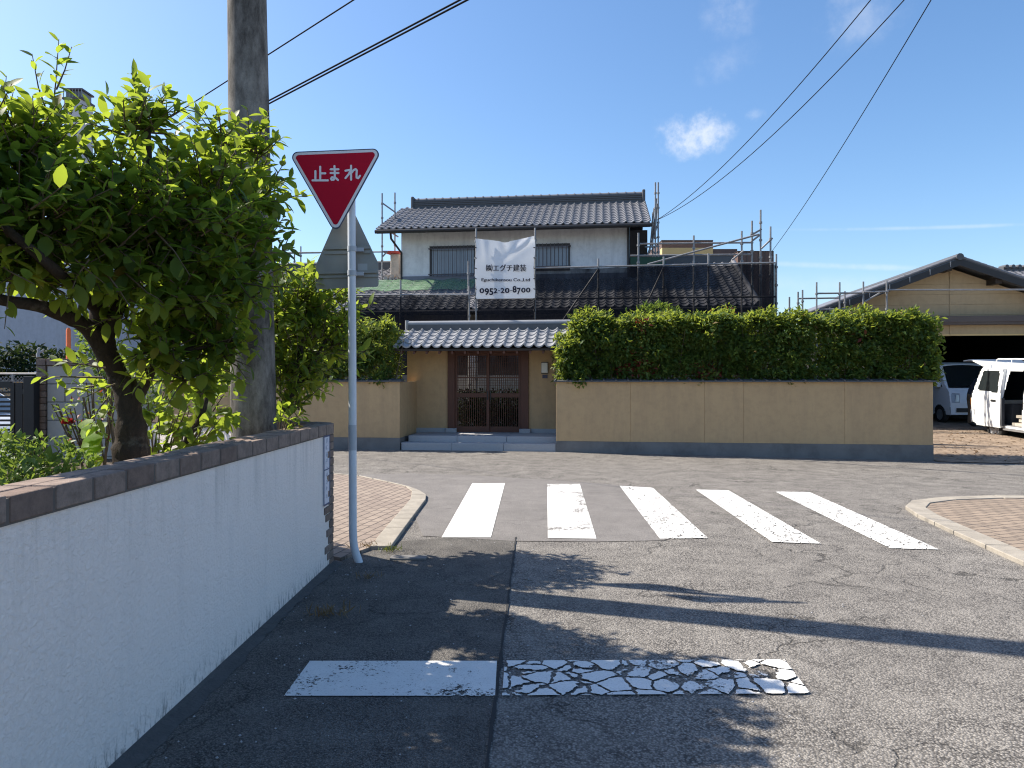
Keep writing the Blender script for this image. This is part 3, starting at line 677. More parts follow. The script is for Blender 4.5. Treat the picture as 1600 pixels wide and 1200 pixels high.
# garden: soil, clipped bush, rose, hydrangea-like leaves, stump
mb = MB(); mb.prism([(-1.88, -6, .62), (-1.74, 6.1, .62), (-4.2, 8.0, .62), (-8, 7.95, .62), (-8, -6, .62)], (0, 0, .1)); struct(mb.build('garden_bed', M['soil'], org=(0, 0, 0)))
def bush(name, lab, cat, base, blobs, dens, mats, LL, asp=(.45, .6), big=False, group=None, stems=True, redf=0):
    t = thing(name, lab, cat, base, group)
    P = []; Nn = []
    for c, r in blobs:
        k = int(dens * (r / .3) ** 2); u = unit(rng.normal(0, 1, (k, 3))); rr = r * rng.uniform(.5, 1, (k, 1)) ** .5
        P.append(np.array(c) + u * rr); Nn.append(u)
    P = np.concatenate(P); Nn = np.concatenate(Nn); n = len(P)
    D = Nn * .5 + rng.normal(0, .6, (n, 3)) + np.array((0, 0, .25)); N = Nn * .5 + np.array((0, 0, .9)) + rng.normal(0, .3, (n, 3))
    L = rng.uniform(*LL, n)
    if stems:
        m_ = MB()
        for c, r in blobs:
            for _ in range(3): m_.tube([Vector(base) + Vector((rnd.uniform(-.04, .04), rnd.uniform(-.04, .04), 0)), Vector(c) * .5 + Vector(base) * .5 + Vector((0, 0, .03)), Vector(c) + Vector((rnd.uniform(-r, r) * .6, rnd.uniform(-r, r) * .6, r * .5))], [.010, .007, .003], 5)
        m_.build('stems', M['twig'], t)
    mi = (rng.random(n) < redf).astype(int) if redf else None
    leaves('foliage', P, D, N, L, L * rng.uniform(*asp, n), mats, t, big, mi)
    return t
bl = [(W(px, py, y), r) for px, py, y, r in ((20, 735, 3.2, .16), (70, 728, 3.3, .15), (-40, 730, 3.1, .2), (110, 745, 3.4, .14), (40, 760, 3.1, .16), (-100, 750, 3.0, .2), (0, 720, 3.35, .14), (140, 765, 3.4, .1), (60, 790, 3.0, .2))]
bush('clipped_bush', 'low light-green small-leaved bush just behind the brick cap', 'bush', (-2.35, 3.2, .7), bl, 1000, M['leaf_box'], (.028, .05))
ro = bush('rose_bush', 'thin straggly rose bush with one red bloom in front of the block wall', 'rose bush', (-2.62, 4.6, .7),
     [(W(px, py, 4.5), r) for px, py, r in ((115, 650, .10), (150, 635, .12), (170, 665, .11), (95, 640, .07), (130, 680, .08), (175, 620, .09), (140, 605, .06))], 300, [M['leaf_box'], M['leaf_red']], (.025, .05), redf=.12)
mb = MB(); mb.tube([(-2.62, 4.6, .7), W(140, 710, 4.5), W(118, 668, 4.5), W(106, 662, 4.5)], [.009, .008, .006, .004], 6); mb.build('stem', M['twig'], ro)
k = 40; u = unit(rng.normal(0, 1, (k, 3))); u[:, 2] = abs(u[:, 2]) * .6
leaves('bloom', np.array(W(106, 663, 4.5)) + u * .018, u + np.array((0, 0, .5)), u, np.full(k, .034), np.full(k, .03), M['petal'], ro, True)
hy = thing('large_leaf_plant', 'plant with big bright yellow-green leaves stacked beside the tree trunk', 'plant', (-2.42, 4.15, .7))
P = []; D = []; N = []; L = []
mb = MB(); mb.tube([(-2.42, 4.15, .7), W(150, 690, 4.05), W(152, 660, 4.05)], [.012, .009, .005], 6); mb.build('stem', M['twig'], hy)
for px, py, l, dx in ((135, 655, .10, .3), (150, 663, .11, -.2), (140, 676, .12, .6), (160, 680, .12, -.6), (148, 690, .12, .1), (165, 698, .1, -.5), (140, 704, .1, .5), (168, 660, .08, -.4), (150, 712, .11, .2)):
    P.append(W(px, py, 4.05)); D.append((dx, -.5, -.35)); N.append((rnd.uniform(-.3, .3), -.5, .8)); L.append(l)
leaves('leaf_cluster', np.array(P), np.array(D, float), np.array(N, float), np.array(L), np.array(L) * .85, leaf('bright_leaf', (.09, .20, .015), (.13, .25, .015), (.18, .28, .02), (.60, .80, .04), .55), hy)
bl = [(W(px, py, y), r) for px, py, y, r in ((245, 640, 5.0, .16), (260, 670, 4.9, .14), (285, 650, 5.1, .16), (240, 690, 4.8, .12), (320, 650, 5.3, .18), (345, 630, 5.4, .18), (340, 670, 5.2, .14), (300, 690, 5.0, .12))]
bush('leafy_shrub', 'yellow-green shrub in the gap between tree trunk and utility pole', 'shrub', (-2.5, 5.0, .7), bl, 120, M['leaf_shrub'], (.08, .13), (.4, .55), True)
bl = [(W(px, py, y), r) for px, py, y, r in ((450, 650, 5.6, .09), (462, 658, 5.55, .07), (445, 662, 5.4, .06))]
bush('dark_plant', 'small dark-leaved plant beside the foot of the utility pole', 'plant', (-1.85, 5.5, .7), bl, 260, M['leaf'], (.06, .09), (.45, .6), True)
bl = [(W(px, py, y), r) for px, py, y, r in ((160, 560, 7.2, .25), (150, 545, 7.3, .18), (190, 590, 7.0, .2), (145, 520, 7.3, .15), (230, 600, 7.2, .3), (280, 600, 7.2, .3))]
bush('pale_shrub', 'pale yellow-green shrub in front of the block wall behind the trunk', 'shrub', (-3.9, 7.2, .7), bl, 240, M['leaf_box'], (.05, .08), (.45, .6))
mb = MB(); limb([W(283, 712, 5.0), W(295, 680, 5.0), W(312, 655, 5.05), W(322, 625, 5.1), W(330, 590, 5.15)], .024, .018, .2, 9); tag(mb.build('dead_stem', M['bark'], org=W(283, 712, 5.0)), 'bare grey-brown leaning stem between the tree and the utility pole', 'dead tree')
mb = MB()
tufts = []
def tuft(px, py, n, h, mat, lab, sp_=.05):
    x, y = G(px, py); z0 = gz(x, y)
    P = np.array([(x + rng.normal(0, sp_), y + rng.normal(0, sp_ * .7), z0 + .008) for _ in range(n)]); D = rng.normal(0, .55, (n, 3)); D[:, 2] = abs(D[:, 2]) * .8 + .35
    L = rng.uniform(h * .5, h, n); o = leaves('weed_tuft', P, D, rng.normal(0, 1, (n, 3)), L, L * .09, M[mat], None, True, own=(x, y, z0)); tag(o, lab, 'weed')
tuft(612, 862, 40, .09, 'grass', 'small green weed at the shaded end of the kerb')
tuft(577, 858, 36, .10, 'dry', 'brown dry weed beside the foot of the sign pole')
tuft(574, 904, 30, .07, 'dry', 'small brown weed on the dark asphalt near the wall corner')
tuft(517, 962, 60, .10, 'dry', 'wide dry brown weed tuft along the base of the white wall', .07)
x, y = G(640, 874); mb = MB(); mb.box(x - .17, x + .15, y - .05, y + .07, -.02, .022); tag(mb.build('kerb_slab', M['concrete_dark'], bevel=.006), 'small flat concrete slab on the asphalt at the shaded kerb end', 'slab')

# loose stones and dead leaves
mb = MB()
for _ in range(230):
    y = rnd.uniform(2.6, 7.2); x = rnd.choice([rnd.uniform(-1.5, -1.1), rnd.uniform(-1.5, .2), rnd.uniform(-.6, 3.2)]); q = rnd.uniform(.003, .0085)
    c_ = Vector((x, y, .012 + q * .4)); vs = [c_ + Vector((rnd.uniform(.7, 1.2) * q * a, rnd.uniform(.7, 1.2) * q * b, rnd.uniform(.5, .9) * q * c)) for a, b, c in ((1, 0, 0), (-1, 0, 0), (0, 1, 0), (0, -1, 0), (0, 0, 1), (0, 0, -1))]
    mb.add(vs, [(0, 2, 4), (2, 1, 4), (1, 3, 4), (3, 0, 4), (2, 0, 5), (1, 2, 5), (3, 1, 5), (0, 3, 5)])
tag(mb.build('gravel', M['granite']), 'scattered small pale stones on the asphalt', 'gravel', kind='stuff')
n_ = 1500; uu_ = rng.uniform(hu(1458, 0) + .05, 16, n_); vv_ = rng.uniform(-.1, 6, n_)
P = np.array([tuple(H(a, b, 0)) for a, b in zip(uu_, vv_)])
for i in range(n_): P[i, 2] = gz(P[i, 0], P[i, 1]) * max(0, 1 - vv_[i] / 5) + .032 + .033 * max(0, vv_[i] - .2)
D = rng.normal(0, 1, (n_, 3)); D[:, 2] = rng.uniform(-.05, .25, n_); L = rng.uniform(.03, .08, n_)
tag(leaves('fallen_leaves', P, D, np.tile(np.array((0., 0., 1.)), (n_, 1)) + rng.normal(0, .25, (n_, 3)), L, L * .5, leaf('dead_leaf', (.07, .04, .02), (.13, .08, .04), (.20, .13, .07), (.2, .12, .05), .15), None, True, own=(12, 16, 0)), 'brown fallen leaves littering the driveway in front of the vans', 'fallen leaves', kind='stuff')
# ------------------------------------------------------------------ left background
bw = thing('block_wall', 'pale concrete block wall with brown brick coping behind the tree', 'wall', (-4.7, 7.95, 0))
xL, xR = W(58, 0, 7.95).x, -3.9
mb = MB(); zz = -.05; r = 0
while zz < 1.74:
    x = xL + .11 - (.2 if r % 2 else 0); top = min(zz + .19, 1.74)
    while x < xR:
        a, b = max(x, xL + .11), min(x + .392, xR)
        if b - a > .02: mb.box(a + .002, b - .002, 7.95, 8.06, zz, top)
        x += .40
    zz += .2; r += 1
mb.build('blocks', M['block'], bw, bevel=.003)
mb = MB(); mb.box(xL + .11, xR, 7.956, 8.05, -.05, 1.74); mb.build('joints', M['concrete_dark'], bw)
mb = MB(); x = xL
while x < xR: mb.box(x + .004, x + .10 if x == xL else x + .105, 7.93, 8.07, 1.748, 1.82); x += .11
z = .7
while z < 1.72: mb.box(xL, xL + .10, 7.93, 8.07, z, z + .062); z += .07
mb.build('brick_coping', M['brick'], bw, bevel=.004)
mb = MB(); mb.box(xL + .002, xL + .095, 7.95, 8.05, .0, 1.75); mb.build('pier_mortar', M['mortar'], bw)
orn = thing('wall_ornament', 'small pale figure-like ornament sitting on the brick coping', 'ornament', W(62, 559, 8))
mb = MB(); c0 = W(60, 558, 8.0)
mb.tube([c0, c0 + Vector((-.005, 0, .03)), c0 + Vector((.005, 0, .06)), c0 + Vector((0, 0, .085)), c0 + Vector((.01, 0, .105))], [.022, .018, .014, .017, .006], 10)
mb.tube([c0 + Vector((.01, 0, .05)), c0 + Vector((.05, 0, .07)), c0 + Vector((.06, 0, .09))], [.012, .012, .006], 8); mb.build('body', M['granite'], orn)
gt = thing('slatted_gate', 'black metal gate with horizontal slats beside the block wall', 'gate', (-6, 7.85, 0))
Yg = 7.85
def gx(px): return (px - CX) / F * Yg
def gzz(py): return EYE - (py - HY) / F * Yg
mb = MB(); mb.box(gx(41), gx(57.5), Yg - .05, Yg + .05, 0, gzz(588)); mb.build('post', M['black_metal'], gt, bevel=.004)
mb = MB()
for (a, b) in ((18, 24), (26, 37)): mb.box(gx(a), gx(b), Yg - .02, Yg + .02, .4, gzz(598))
mb.box(gx(-260), gx(18), Yg - .02, Yg + .02, gzz(606), gzz(596)); mb.box(gx(-260), gx(18), Yg - .02, Yg + .02, .4, .55); mb.box(gx(-260), gx(-250), Yg - .02, Yg + .02, .4, gzz(600))
mb.build('frame', M['black_metal'], gt)
mb = MB()
for i in range(14):
    yy = 611.5 + i * 7.3; mb.box(gx(-258), gx(18), Yg - .012, Yg + .012, gzz(yy + 3.2), gzz(yy))
mb.build('slats', M['black_metal'], gt)
mb = MB(); mb.box(gx(37), gx(44), Yg - .03, Yg + .03, gzz(616), gzz(608)); mb.build('latch', M['black_metal'], gt)

# ------------------------------------------------------------------ vehicles
def vehicle(name, label, cat, loc, yaw, pitch, prof, width, glass_z, paint, wheels, wr, lean=.10, front='kei'):
    """prof: side outline (x,z), nose at x=0, tail at x=-length"""
    t = thing(name, label, cat, loc)
    R = Matrix.Translation(Vector(loc)) @ Matrix.Rotation(yaw, 4, 'Z') @ Matrix.Rotation(pitch, 4, 'Y')
    return t, (lambda x, y, z: R @ Vector((x, y, z)))
def wheel(par, fr, x, y, r, side, wdt=.17):
    mb = MB(); pr = [(0.0, .62), (.0, .92), (.12, 1.0), (.88, 1.0), (1.0, .92), (1.0, .62)]; n = 28; vs = []
    for (a, q) in pr:
        for k in range(n):
            th = 2 * math.pi * k / n; vs.append(fr(x + math.cos(th) * r * q, y + side * wdt * (a - .5), r + math.sin(th) * r * q))
    mb.add(vs, [(i * n + k, i * n + (k + 1) % n, (i + 1) * n + (k + 1) % n, (i + 1) * n + k) for i in range(5) for k in range(n)], 0, True)
    w = mb.build('wheel', M['rubber'], par)
    mb = MB(); vs = []
    for (a, q) in ((.46, .63), (.40, .56), (.30, .30), (.42, .16), (.44, .02)):
        for k in range(n): th = 2 * math.pi * k / n; vs.append(fr(x + math.cos(th) * r * q, y + side * wdt * a, r + math.sin(th) * r * q))
    mb.add(vs, [(i * n + k, i * n + (k + 1) % n, (i + 1) * n + (k + 1) % n, (i + 1) * n + k) for i in range(4) for k in range(n)], 0, True)
    for k in range(6):
        th = 2 * math.pi * k / 6; c, s = math.cos(th), math.sin(th)
        mb.add([fr(x + (c * .2 - s * .07) * r, y + side * wdt * .47, r + (s * .2 + c * .07) * r), fr(x + (c * .2 + s * .07) * r, y + side * wdt * .47, r + (s * .2 - c * .07) * r), fr(x + (c * .58 + s * .09) * r, y + side * wdt * .47, r + (s * .58 - c * .09) * r), fr(x + (c * .58 - s * .09) * r, y + side * wdt * .47, r + (s * .58 + c * .09) * r)], [(0, 1, 2, 3)])
    mb.build('rim', M['alloy'], w)
def half_width(z, w, belt, top, lean):
    if z < .45: return w / 2 - .05 * (.45 - z) / .3
    if z <= belt: return w / 2
    return w / 2 - lean * (z - belt) / (top - belt)

def side_panel(fr, mb, poly, sgn, w, belt, top, lean, off=0.0, mi=0):
    vs = [fr(x, sgn * (half_width(z, w, belt, top, lean) + off), z) for x, z in poly]
    mb.add(vs, [tuple(range(len(poly))) if sgn < 0 else tuple(range(len(poly)))[::-1]], mi)

def shell(fr, mb, xs, zs, sgn, w, belt, top, lean, inside, holes, cell=.06):
    """one side of the body as a fine grid: keep a cell when its centre is in the outline and in none of the openings"""
    for i in range(len(xs) - 1):
        for j in range(len(zs) - 1):
            xc, zc = (xs[i] + xs[i + 1]) / 2, (zs[j] + zs[j + 1]) / 2
            if inside(xc, zc) and not any(h(xc, zc) for h in holes):
                q = [(xs[i], zs[j]), (xs[i + 1], zs[j]), (xs[i + 1], zs[j + 1]), (xs[i], zs[j + 1])]
                mb.add([fr(x, sgn * half_width(z, w, belt, top, lean), z) for x, z in q], [(0, 1, 2, 3) if sgn < 0 else (3, 2, 1, 0)], 0, True)
def inpoly(poly):
    def f(x, z):
        c = False; n = len(poly)
        for i in range(n):
            (x1, z1), (x2, z2) = poly[i], poly[(i + 1) % n]
            if (z1 > z) != (z2 > z) and x < (x2 - x1) * (z - z1) / (z2 - z1) + x1: c = not c
        return c
    return f
def loft_top(fr, mb, prof, w, belt, top, lean, mi=0):
    """skin across the car along the outline"""
    row = []
    ts = np.linspace(-1, 1, 9)
    for (x, z) in prof: row.append([fr(x, half_width(z, w, belt, top, lean) * t, z + (.025 * (1 - t * t) if z > belt else 0)) for t in ts])
    n = len(ts); vs = [p for r_ in row for p in r_]
    mb.add(vs, [(i * n + k, i * n + k + 1, (i + 1) * n + k + 1, (i + 1) * n + k) for i in range(len(prof) - 1) for k in range(n - 1)], mi, True)

def strip_side(fr, mb, lower, upper, sgn, w, belt, top, lean, off=0, mi=0):
    """quad strip on the body side between two polylines"""
    n = len(lower)
    vs = [fr(x, sgn * (half_width(z, w, belt, top, lean) + off), z) for x, z in lower] + [fr(x, sgn * (half_width(z, w, belt, top, lean) + off), z) for x, z in upper]
    mb.add(vs, [(i, i + 1, n + i + 1, n + i) if sgn < 0 else (n + i, n + i + 1, i + 1, i) for i in range(n - 1)], mi)

# white work van, nose to the street, tail up at the barn
vw, vf = vehicle('work_van', 'white work van with sliding side door open, tailgate raised and roof rack', 'van', (13.58, 15.75, dz(12, 0) + .02), math.radians(-90 + 1.5), math.radians(1.6), None, 1.67, None, None, None, None)
w_, belt_, top_, ln_ = 1.66, 1.20, 1.97, .12
def arc(cx, r, a0, a1, n, cz=.30): return [(cx + r * math.cos(a0 + (a1 - a0) * i / n), cz + r * math.sin(a0 + (a1 - a0) * i / n)) for i in range(n + 1)]
outline = [(-4.20, .42), (-4.23, .7), (-4.22, 1.0), (-4.16, 1.2), (-3.98, 1.82), (-3.9, 1.92), (-3.7, 1.96), (-2.4, 1.98), (-1.5, 1.95), (-1.25, 1.92), (-.55, 1.16), (-.15, .98), (-.02, .85), (0, .45), (-.05, .28)]
base = [(-.05, .28), (-.42, .28)] + arc(-.78, .36, math.radians(0), math.radians(180), 10)[::1] + [(-1.14, .28), (-2.95, .28)] + arc(-3.30, .36, 0, math.radians(180), 10) + [(-3.66, .32), (-4.2, .42)]
full = outline + base[1:-1]
win_q = [(-3.98, 1.27), (-3.82, 1.82), (-3.12, 1.84), (-3.10, 1.24)]
door_hole = [(-2.92, .42), (-2.99, 1.0), (-2.86, 1.82), (-2.28, 1.84), (-2.26, 1.12), (-2.30, .42)]
win_f = [(-2.12, 1.20), (-2.08, 1.80), (-1.36, 1.80), (-.86, 1.22)]
xs = np.arange(-4.24, .03, .03); zs_ = np.arange(.26, 2.0, .03)
for sgn in (-1, 1):
    mb = MB(); hl = [inpoly(win_q), inpoly(win_f)] + ([inpoly(door_hole)] if sgn < 0 else [])
    shell(vf, mb, xs, zs_, sgn, w_, belt_, top_, ln_, inpoly(full), hl)
    mb.build('body_side', M['car_white'], vw)
mb = MB(); loft_top(vf, mb, outline[5:10], w_, belt_, top_, ln_); loft_top(vf, mb, outline[10:15], w_, belt_, top_, ln_); loft_top(vf, mb, outline[:3], w_, belt_, top_, ln_); mb.build('body', M['car_white'], vw)
mb = MB(); loft_top(vf, mb, [(-1.27, 1.88), (-.57, 1.14)], w_ - .1, belt_, top_, ln_); mb.build('windscreen', M['glass'], vw)
for sgn in (-1, 1):
    for poly in (win_q, win_f):
        mb = MB(); side_panel(vf, mb, [(x, z) for x, z in poly], sgn, w_ - .03, belt_, top_, ln_); o = mb.build('side_window', M['glass'], vw)
        mb = MB(); cx_ = sum(p[0] for p in poly) / 4; cz_ = sum(p[1] for p in poly) / 4
        ring = [vf(x, sgn * (half_width(z, w_, belt_, top_, ln_) + .006), z) for x, z in [((p[0] - cx_) * 1.05 + cx_, (p[1] - cz_) * 1.06 + cz_) for p in poly]]
        rin = [vf(x, sgn * (half_width(z, w_, belt_, top_, ln_) + .006), z) for x, z in [((p[0] - cx_) * .97 + cx_, (p[1] - cz_) * .95 + cz_) for p in poly]]
        mb.add(ring + rin, [(i, (i + 1) % 4, 4 + (i + 1) % 4, 4 + i) for i in range(4)]); mb.build('seal', M['car_dark'], o)
# open sliding door, standing proud of the rear quarter
sd_out = [(-3.88, .36), (-4.0, .8), (-3.99, 1.16), (-3.94, 1.28), (-3.83, 1.86), (-3.00, 1.88), (-2.96, 1.16), (-2.95, .36)]
sd_win = [(-3.87, 1.30), (-3.74, 1.81), (-3.12, 1.83), (-3.07, 1.25)]
mb = MB(); O = .085
hl = [inpoly(sd_win)]
insd = inpoly(sd_out)
for i in range(len(xs) - 1):
    for j in range(len(zs_) - 1):
        xc, zc = (xs[i] + xs[i + 1]) / 2, (zs_[j] + zs_[j + 1]) / 2
        if insd(xc, zc) and not hl[0](xc, zc):
            mb.add([vf(x, -(half_width(z, w_, belt_, top_, ln_) + O), z) for x, z in ((xs[i], zs_[j]), (xs[i + 1], zs_[j]), (xs[i + 1], zs_[j + 1]), (xs[i], zs_[j + 1]))], [(0, 1, 2, 3)], 0, True)
mb.add([vf(x, -(half_width(z, w_, belt_, top_, ln_) + o_), z) for o_ in (O, .01) for x, z in sd_out], [(i, (i + 1) % 8, 8 + (i + 1) % 8, 8 + i) for i in range(8)])
dr = mb.build('sliding_door', M['car_white'], vw)
mb = MB(); side_panel(vf, mb, sd_win, -1, w_ - .03, belt_, top_, ln_, O + .005); mb.build('door_window', M['glass'], dr)
mb = MB(); a = [vf(x, -(w_ / 2 + O + .022), z) for x, z in ((-3.30, 1.02), (-3.12, 1.02), (-3.12, 1.07), (-3.30, 1.07))]; b = [vf(x, -(w_ / 2 + O - .002), z) for x, z in ((-3.30, 1.02), (-3.12, 1.02), (-3.12, 1.07), (-3.30, 1.07))]
mb.hexa(a + b); mb.build('door_handle', M['car_dark'], dr, bevel=.01)
mb = MB(); mb.hexa([vf(*p) for p in ((-2.945, -w_ / 2 - O + .01, .40), (-2.90, -w_ / 2 - O + .01, .40), (-2.90, -w_ / 2 - .0, .40), (-2.945, -w_ / 2, .40), (-2.955, -w_ / 2 - O + .01, 1.12), (-2.91, -w_ / 2 - O + .01, 1.12), (-2.91, -w_ / 2, 1.12), (-2.955, -w_ / 2, 1.12))]); mb.build('door_edge', M['cabin'], dr)
mb = MB(); q = ((-2.22, 1.0), (-2.06, 1.0), (-2.06, 1.06), (-2.22, 1.06)); mb.hexa([vf(x, -(w_ / 2 + .024), z) for x, z in q] + [vf(x, -(w_ / 2 - .002), z) for x, z in q]); mb.build('door_handle', M['car_dark'], vw, bevel=.01)
mb = MB()
strip_side(vf, mb, [(-1.16, .34), (-.98, .7), (-.92, 1.1)], [(-1.148, .34), (-.968, .7), (-.908, 1.1)], -1, w_, belt_, top_, ln_, .004); mb.build('door_gap', M['car_dark'], vw)
mb = MB(); mb.box(-4.05, -1.35, -.74, .74, .36, .42, 0, vf); mb.box(-1.6, -1.5, -.70, .70, .42, 1.3, 0, vf); mb.box(-2.0, -1.6, -.70, -.1, .42, .85, 0, vf); mb.box(-2.0, -1.9, -.68, -.12, .85, 1.45, 0, vf); mb.box(-3.4, -2.95, -.6, .6, .42, .95, 0, vf); mb.box(-3.9, -1.4, .755, .77, .4, 1.7, 0, vf); mb.build('cabin', M['cabin'], vw)
mb = MB(); mb.box(-2.95, -2.0, -.80, -.72, .33, .43, 0, vf); mb.box(-2.95, -2.0, -.84, -.78, .30, .36, 0, vf); mb.build('step_sill', M['alloy'], vw)
for _ in range(9): mb = MB(); x0, y0, z0 = rnd.uniform(-2.85, -2.4), rnd.uniform(-.7, -.35), .43 + .1 * rnd.randint(0, 3); mb.box(x0, x0 + rnd.uniform(.1, .25), y0, y0 + .15, z0, z0 + .07, 0, vf); mb.build('cargo_box', M['rubble'] if _ % 2 else M['kerb'], vw)
for x in (-.78, -3.30):
    for s in (-1, 1): wheel(vw, vf, x, s * .73, .30, s)
# roof rack
mb = MB()
for s in (-1, 1): mb.tube([vf(-3.55, s * .6, 1.95), vf(-3.56, s * .6, 2.10), vf(-3.5, s * .6, 2.13), vf(-1.7, s * .6, 2.13), vf(-1.62, s * .6, 2.1), vf(-1.6, s * .6, 1.93)], .016, 8)
for x in (-3.0, -2.5, -2.0): mb.tube([vf(x, -.6, 1.93), vf(x, -.6, 2.12), vf(x, .6, 2.12), vf(x, .6, 1.93)], .014, 8)
mb.tube([vf(-3.5, -.6, 2.12), vf(-3.5, .6, 2.12)], .014, 8); mb.tube([vf(-2.3, .2, 2.14), vf(-2.55, .25, 2.36)], .018, 8)
mb.build('roof_rack', M['white_plain'], vw)
# raised tailgate
mb = MB(); q = [(-3.92, 1.95), (-4.45, 2.12), (-4.78, 2.09)]
for s0, s1 in ((-.70, .70),):
    for i in range(2):
        (x0, z0), (x1, z1) = q[i], q[i + 1]; mb.hexa([vf(x0, s0, z0 - .035), vf(x1, s0, z1 - .035), vf(x1, s1, z1 - .035), vf(x0, s1, z0 - .035), vf(x0, s0, z0), vf(x1, s0, z1), vf(x1, s1, z1), vf(x0, s1, z0)])
tg = mb.build('tailgate', M['car_white'], vw, bevel=.01)
mb = MB(); mb.hexa([vf(-4.0, -.55, 1.935), vf(-4.40, -.55, 2.065), vf(-4.40, .55, 2.065), vf(-4.0, .55, 1.935), vf(-4.0, -.55, 1.94), vf(-4.40, -.55, 2.07), vf(-4.40, .55, 2.07), vf(-4.0, .55, 1.94)]); mb.build('tailgate_window', M['glass'], tg)
for s in (-1, 1):
    mb = MB(); mb.box(-4.24, -4.20, s * .80 - .03, s * .80 + .03, .75, 1.05, 0, vf); mb.build('tail_lamp', M['amber'], vw)
for a_, b_ in ((-.62, -.36), (.36, .62)): mb = MB(); mb.box(-.03, .02, a_, b_, .68, .86, 0, vf); mb.build('headlight', M['lens'], vw)

# pale box van inside the barn, facing the street
bv, bf = vehicle('box_van', 'pale boxy van parked nose-out in the dark barn behind the white van', 'van', (13.86, 21.65, .245), math.radians(-90), 0, None, 0, 0, 0, 0, 0)
w2, belt2, top2, ln2 = 1.48, 1.08, 1.84, .09
out2 = [(-3.38, .3), (-3.4, 1.0), (-3.33, 1.75), (-3.25, 1.84), (-2.0, 1.87), (-.75, 1.84), (-.62, 1.78), (-.18, 1.08), (-.06, .95), (0, .6), (-.02, .28)]
base2 = [(-.25, .28)] + arc(-.55, .30, 0, math.pi, 10, .27) + [(-.86, .28), (-2.4, .28)] + arc(-2.75, .30, 0, math.pi, 10, .27) + [(-3.06, .28)]
w2f = [(-1.35, 1.10), (-1.30, 1.64), (-.82, 1.64), (-.42, 1.12)]; w2r = [(-2.3, 1.10), (-2.3, 1.64), (-1.5, 1.64), (-1.48, 1.10)]
xs2 = np.arange(-3.41, .02, .03); zs2 = np.arange(.24, 1.9, .03)
for sgn in (-1, 1):
    mb = MB(); shell(bf, mb, xs2, zs2, sgn, w2, belt2, top2, ln2, inpoly(out2 + base2), [inpoly(w2f), inpoly(w2r)]); mb.build('body_side', M['car_grey'], bv)
    for poly in (w2f, w2r): mb = MB(); side_panel(bf, mb, poly, sgn, w2 - .03, belt2, top2, ln2); mb.build('side_window', M['glass'], bv)
    mb = MB(); mb.box(-.56, -.46, sgn * .74 - (.0 if sgn > 0 else .16), sgn * .74 + (.16 if sgn > 0 else 0), 1.10, 1.28, 0, bf); mb.build('wing_mirror', M['car_grey'], bv, bevel=.02)
    mb = MB(); q = ((-.16, .68), (-.02, .62), (-.05, .86), (-.14, .92)); mb.prism([bf(.006, sgn * .69, .64), bf(.006, sgn * .46, .64), bf(-.03, sgn * .44, .92), bf(-.06, sgn * .69, .94)], bf(-.03, 0, 0) - bf(0, 0, 0)); hl_ = mb.build('headlight', M['lens'], bv)
    mb = MB(); mb.prism([bf(.012, sgn * .60, .67), bf(.012, sgn * .48, .67), bf(-.012, sgn * .47, .86), bf(-.012, sgn * .55, .88)], bf(-.004, 0, 0) - bf(0, 0, 0)); mb.build('reflector', M['alloy'], hl_)
mb = MB(); loft_top(bf, mb, out2[3:7], w2, belt2, top2, ln2); loft_top(bf, mb, out2[7:11], w2, belt2, top2, ln2); loft_top(bf, mb, out2[:4], w2, belt2, top2, ln2)
loft_top(bf, mb, [(-.62, 1.78), (-.60, 1.74)], w2, belt2, top2, ln2); mb.build('body', M['car_grey'], bv)
mb = MB(); loft_top(bf, mb, [(-.61, 1.76), (-.19, 1.10)], w2 - .12, belt2, top2, ln2); mb.build('windscreen', M['glass'], bv)
for sgn in (-1, 1):
    mb = MB(); mb.hexa([bf(-.64, sgn * .735, 1.78), bf(-.20, sgn * .745, 1.08), bf(-.19, sgn * .68, 1.08), bf(-.61, sgn * .62, 1.78), bf(-.70, sgn * .735, 1.78), bf(-.26, sgn * .745, 1.08), bf(-.26, sgn * .68, 1.08), bf(-.70, sgn * .62, 1.78)]); mb.build('windscreen_pillar', M['car_grey'], bv)
mb = MB(); mb.box(-.015, .012, -.55, .55, .36, .48, 0, bf); mb.build('grille', M['car_dark'], bv)
mb = MB(); mb.box(-3.2, -.2, -.70, .70, .30, 1.05, 0, bf); mb.build('cabin', M['car_dark'], bv)
for x in (-.55, -2.75):
    for s in (-1, 1): wheel(bv, bf, x, s * .66, .27, s, .15)

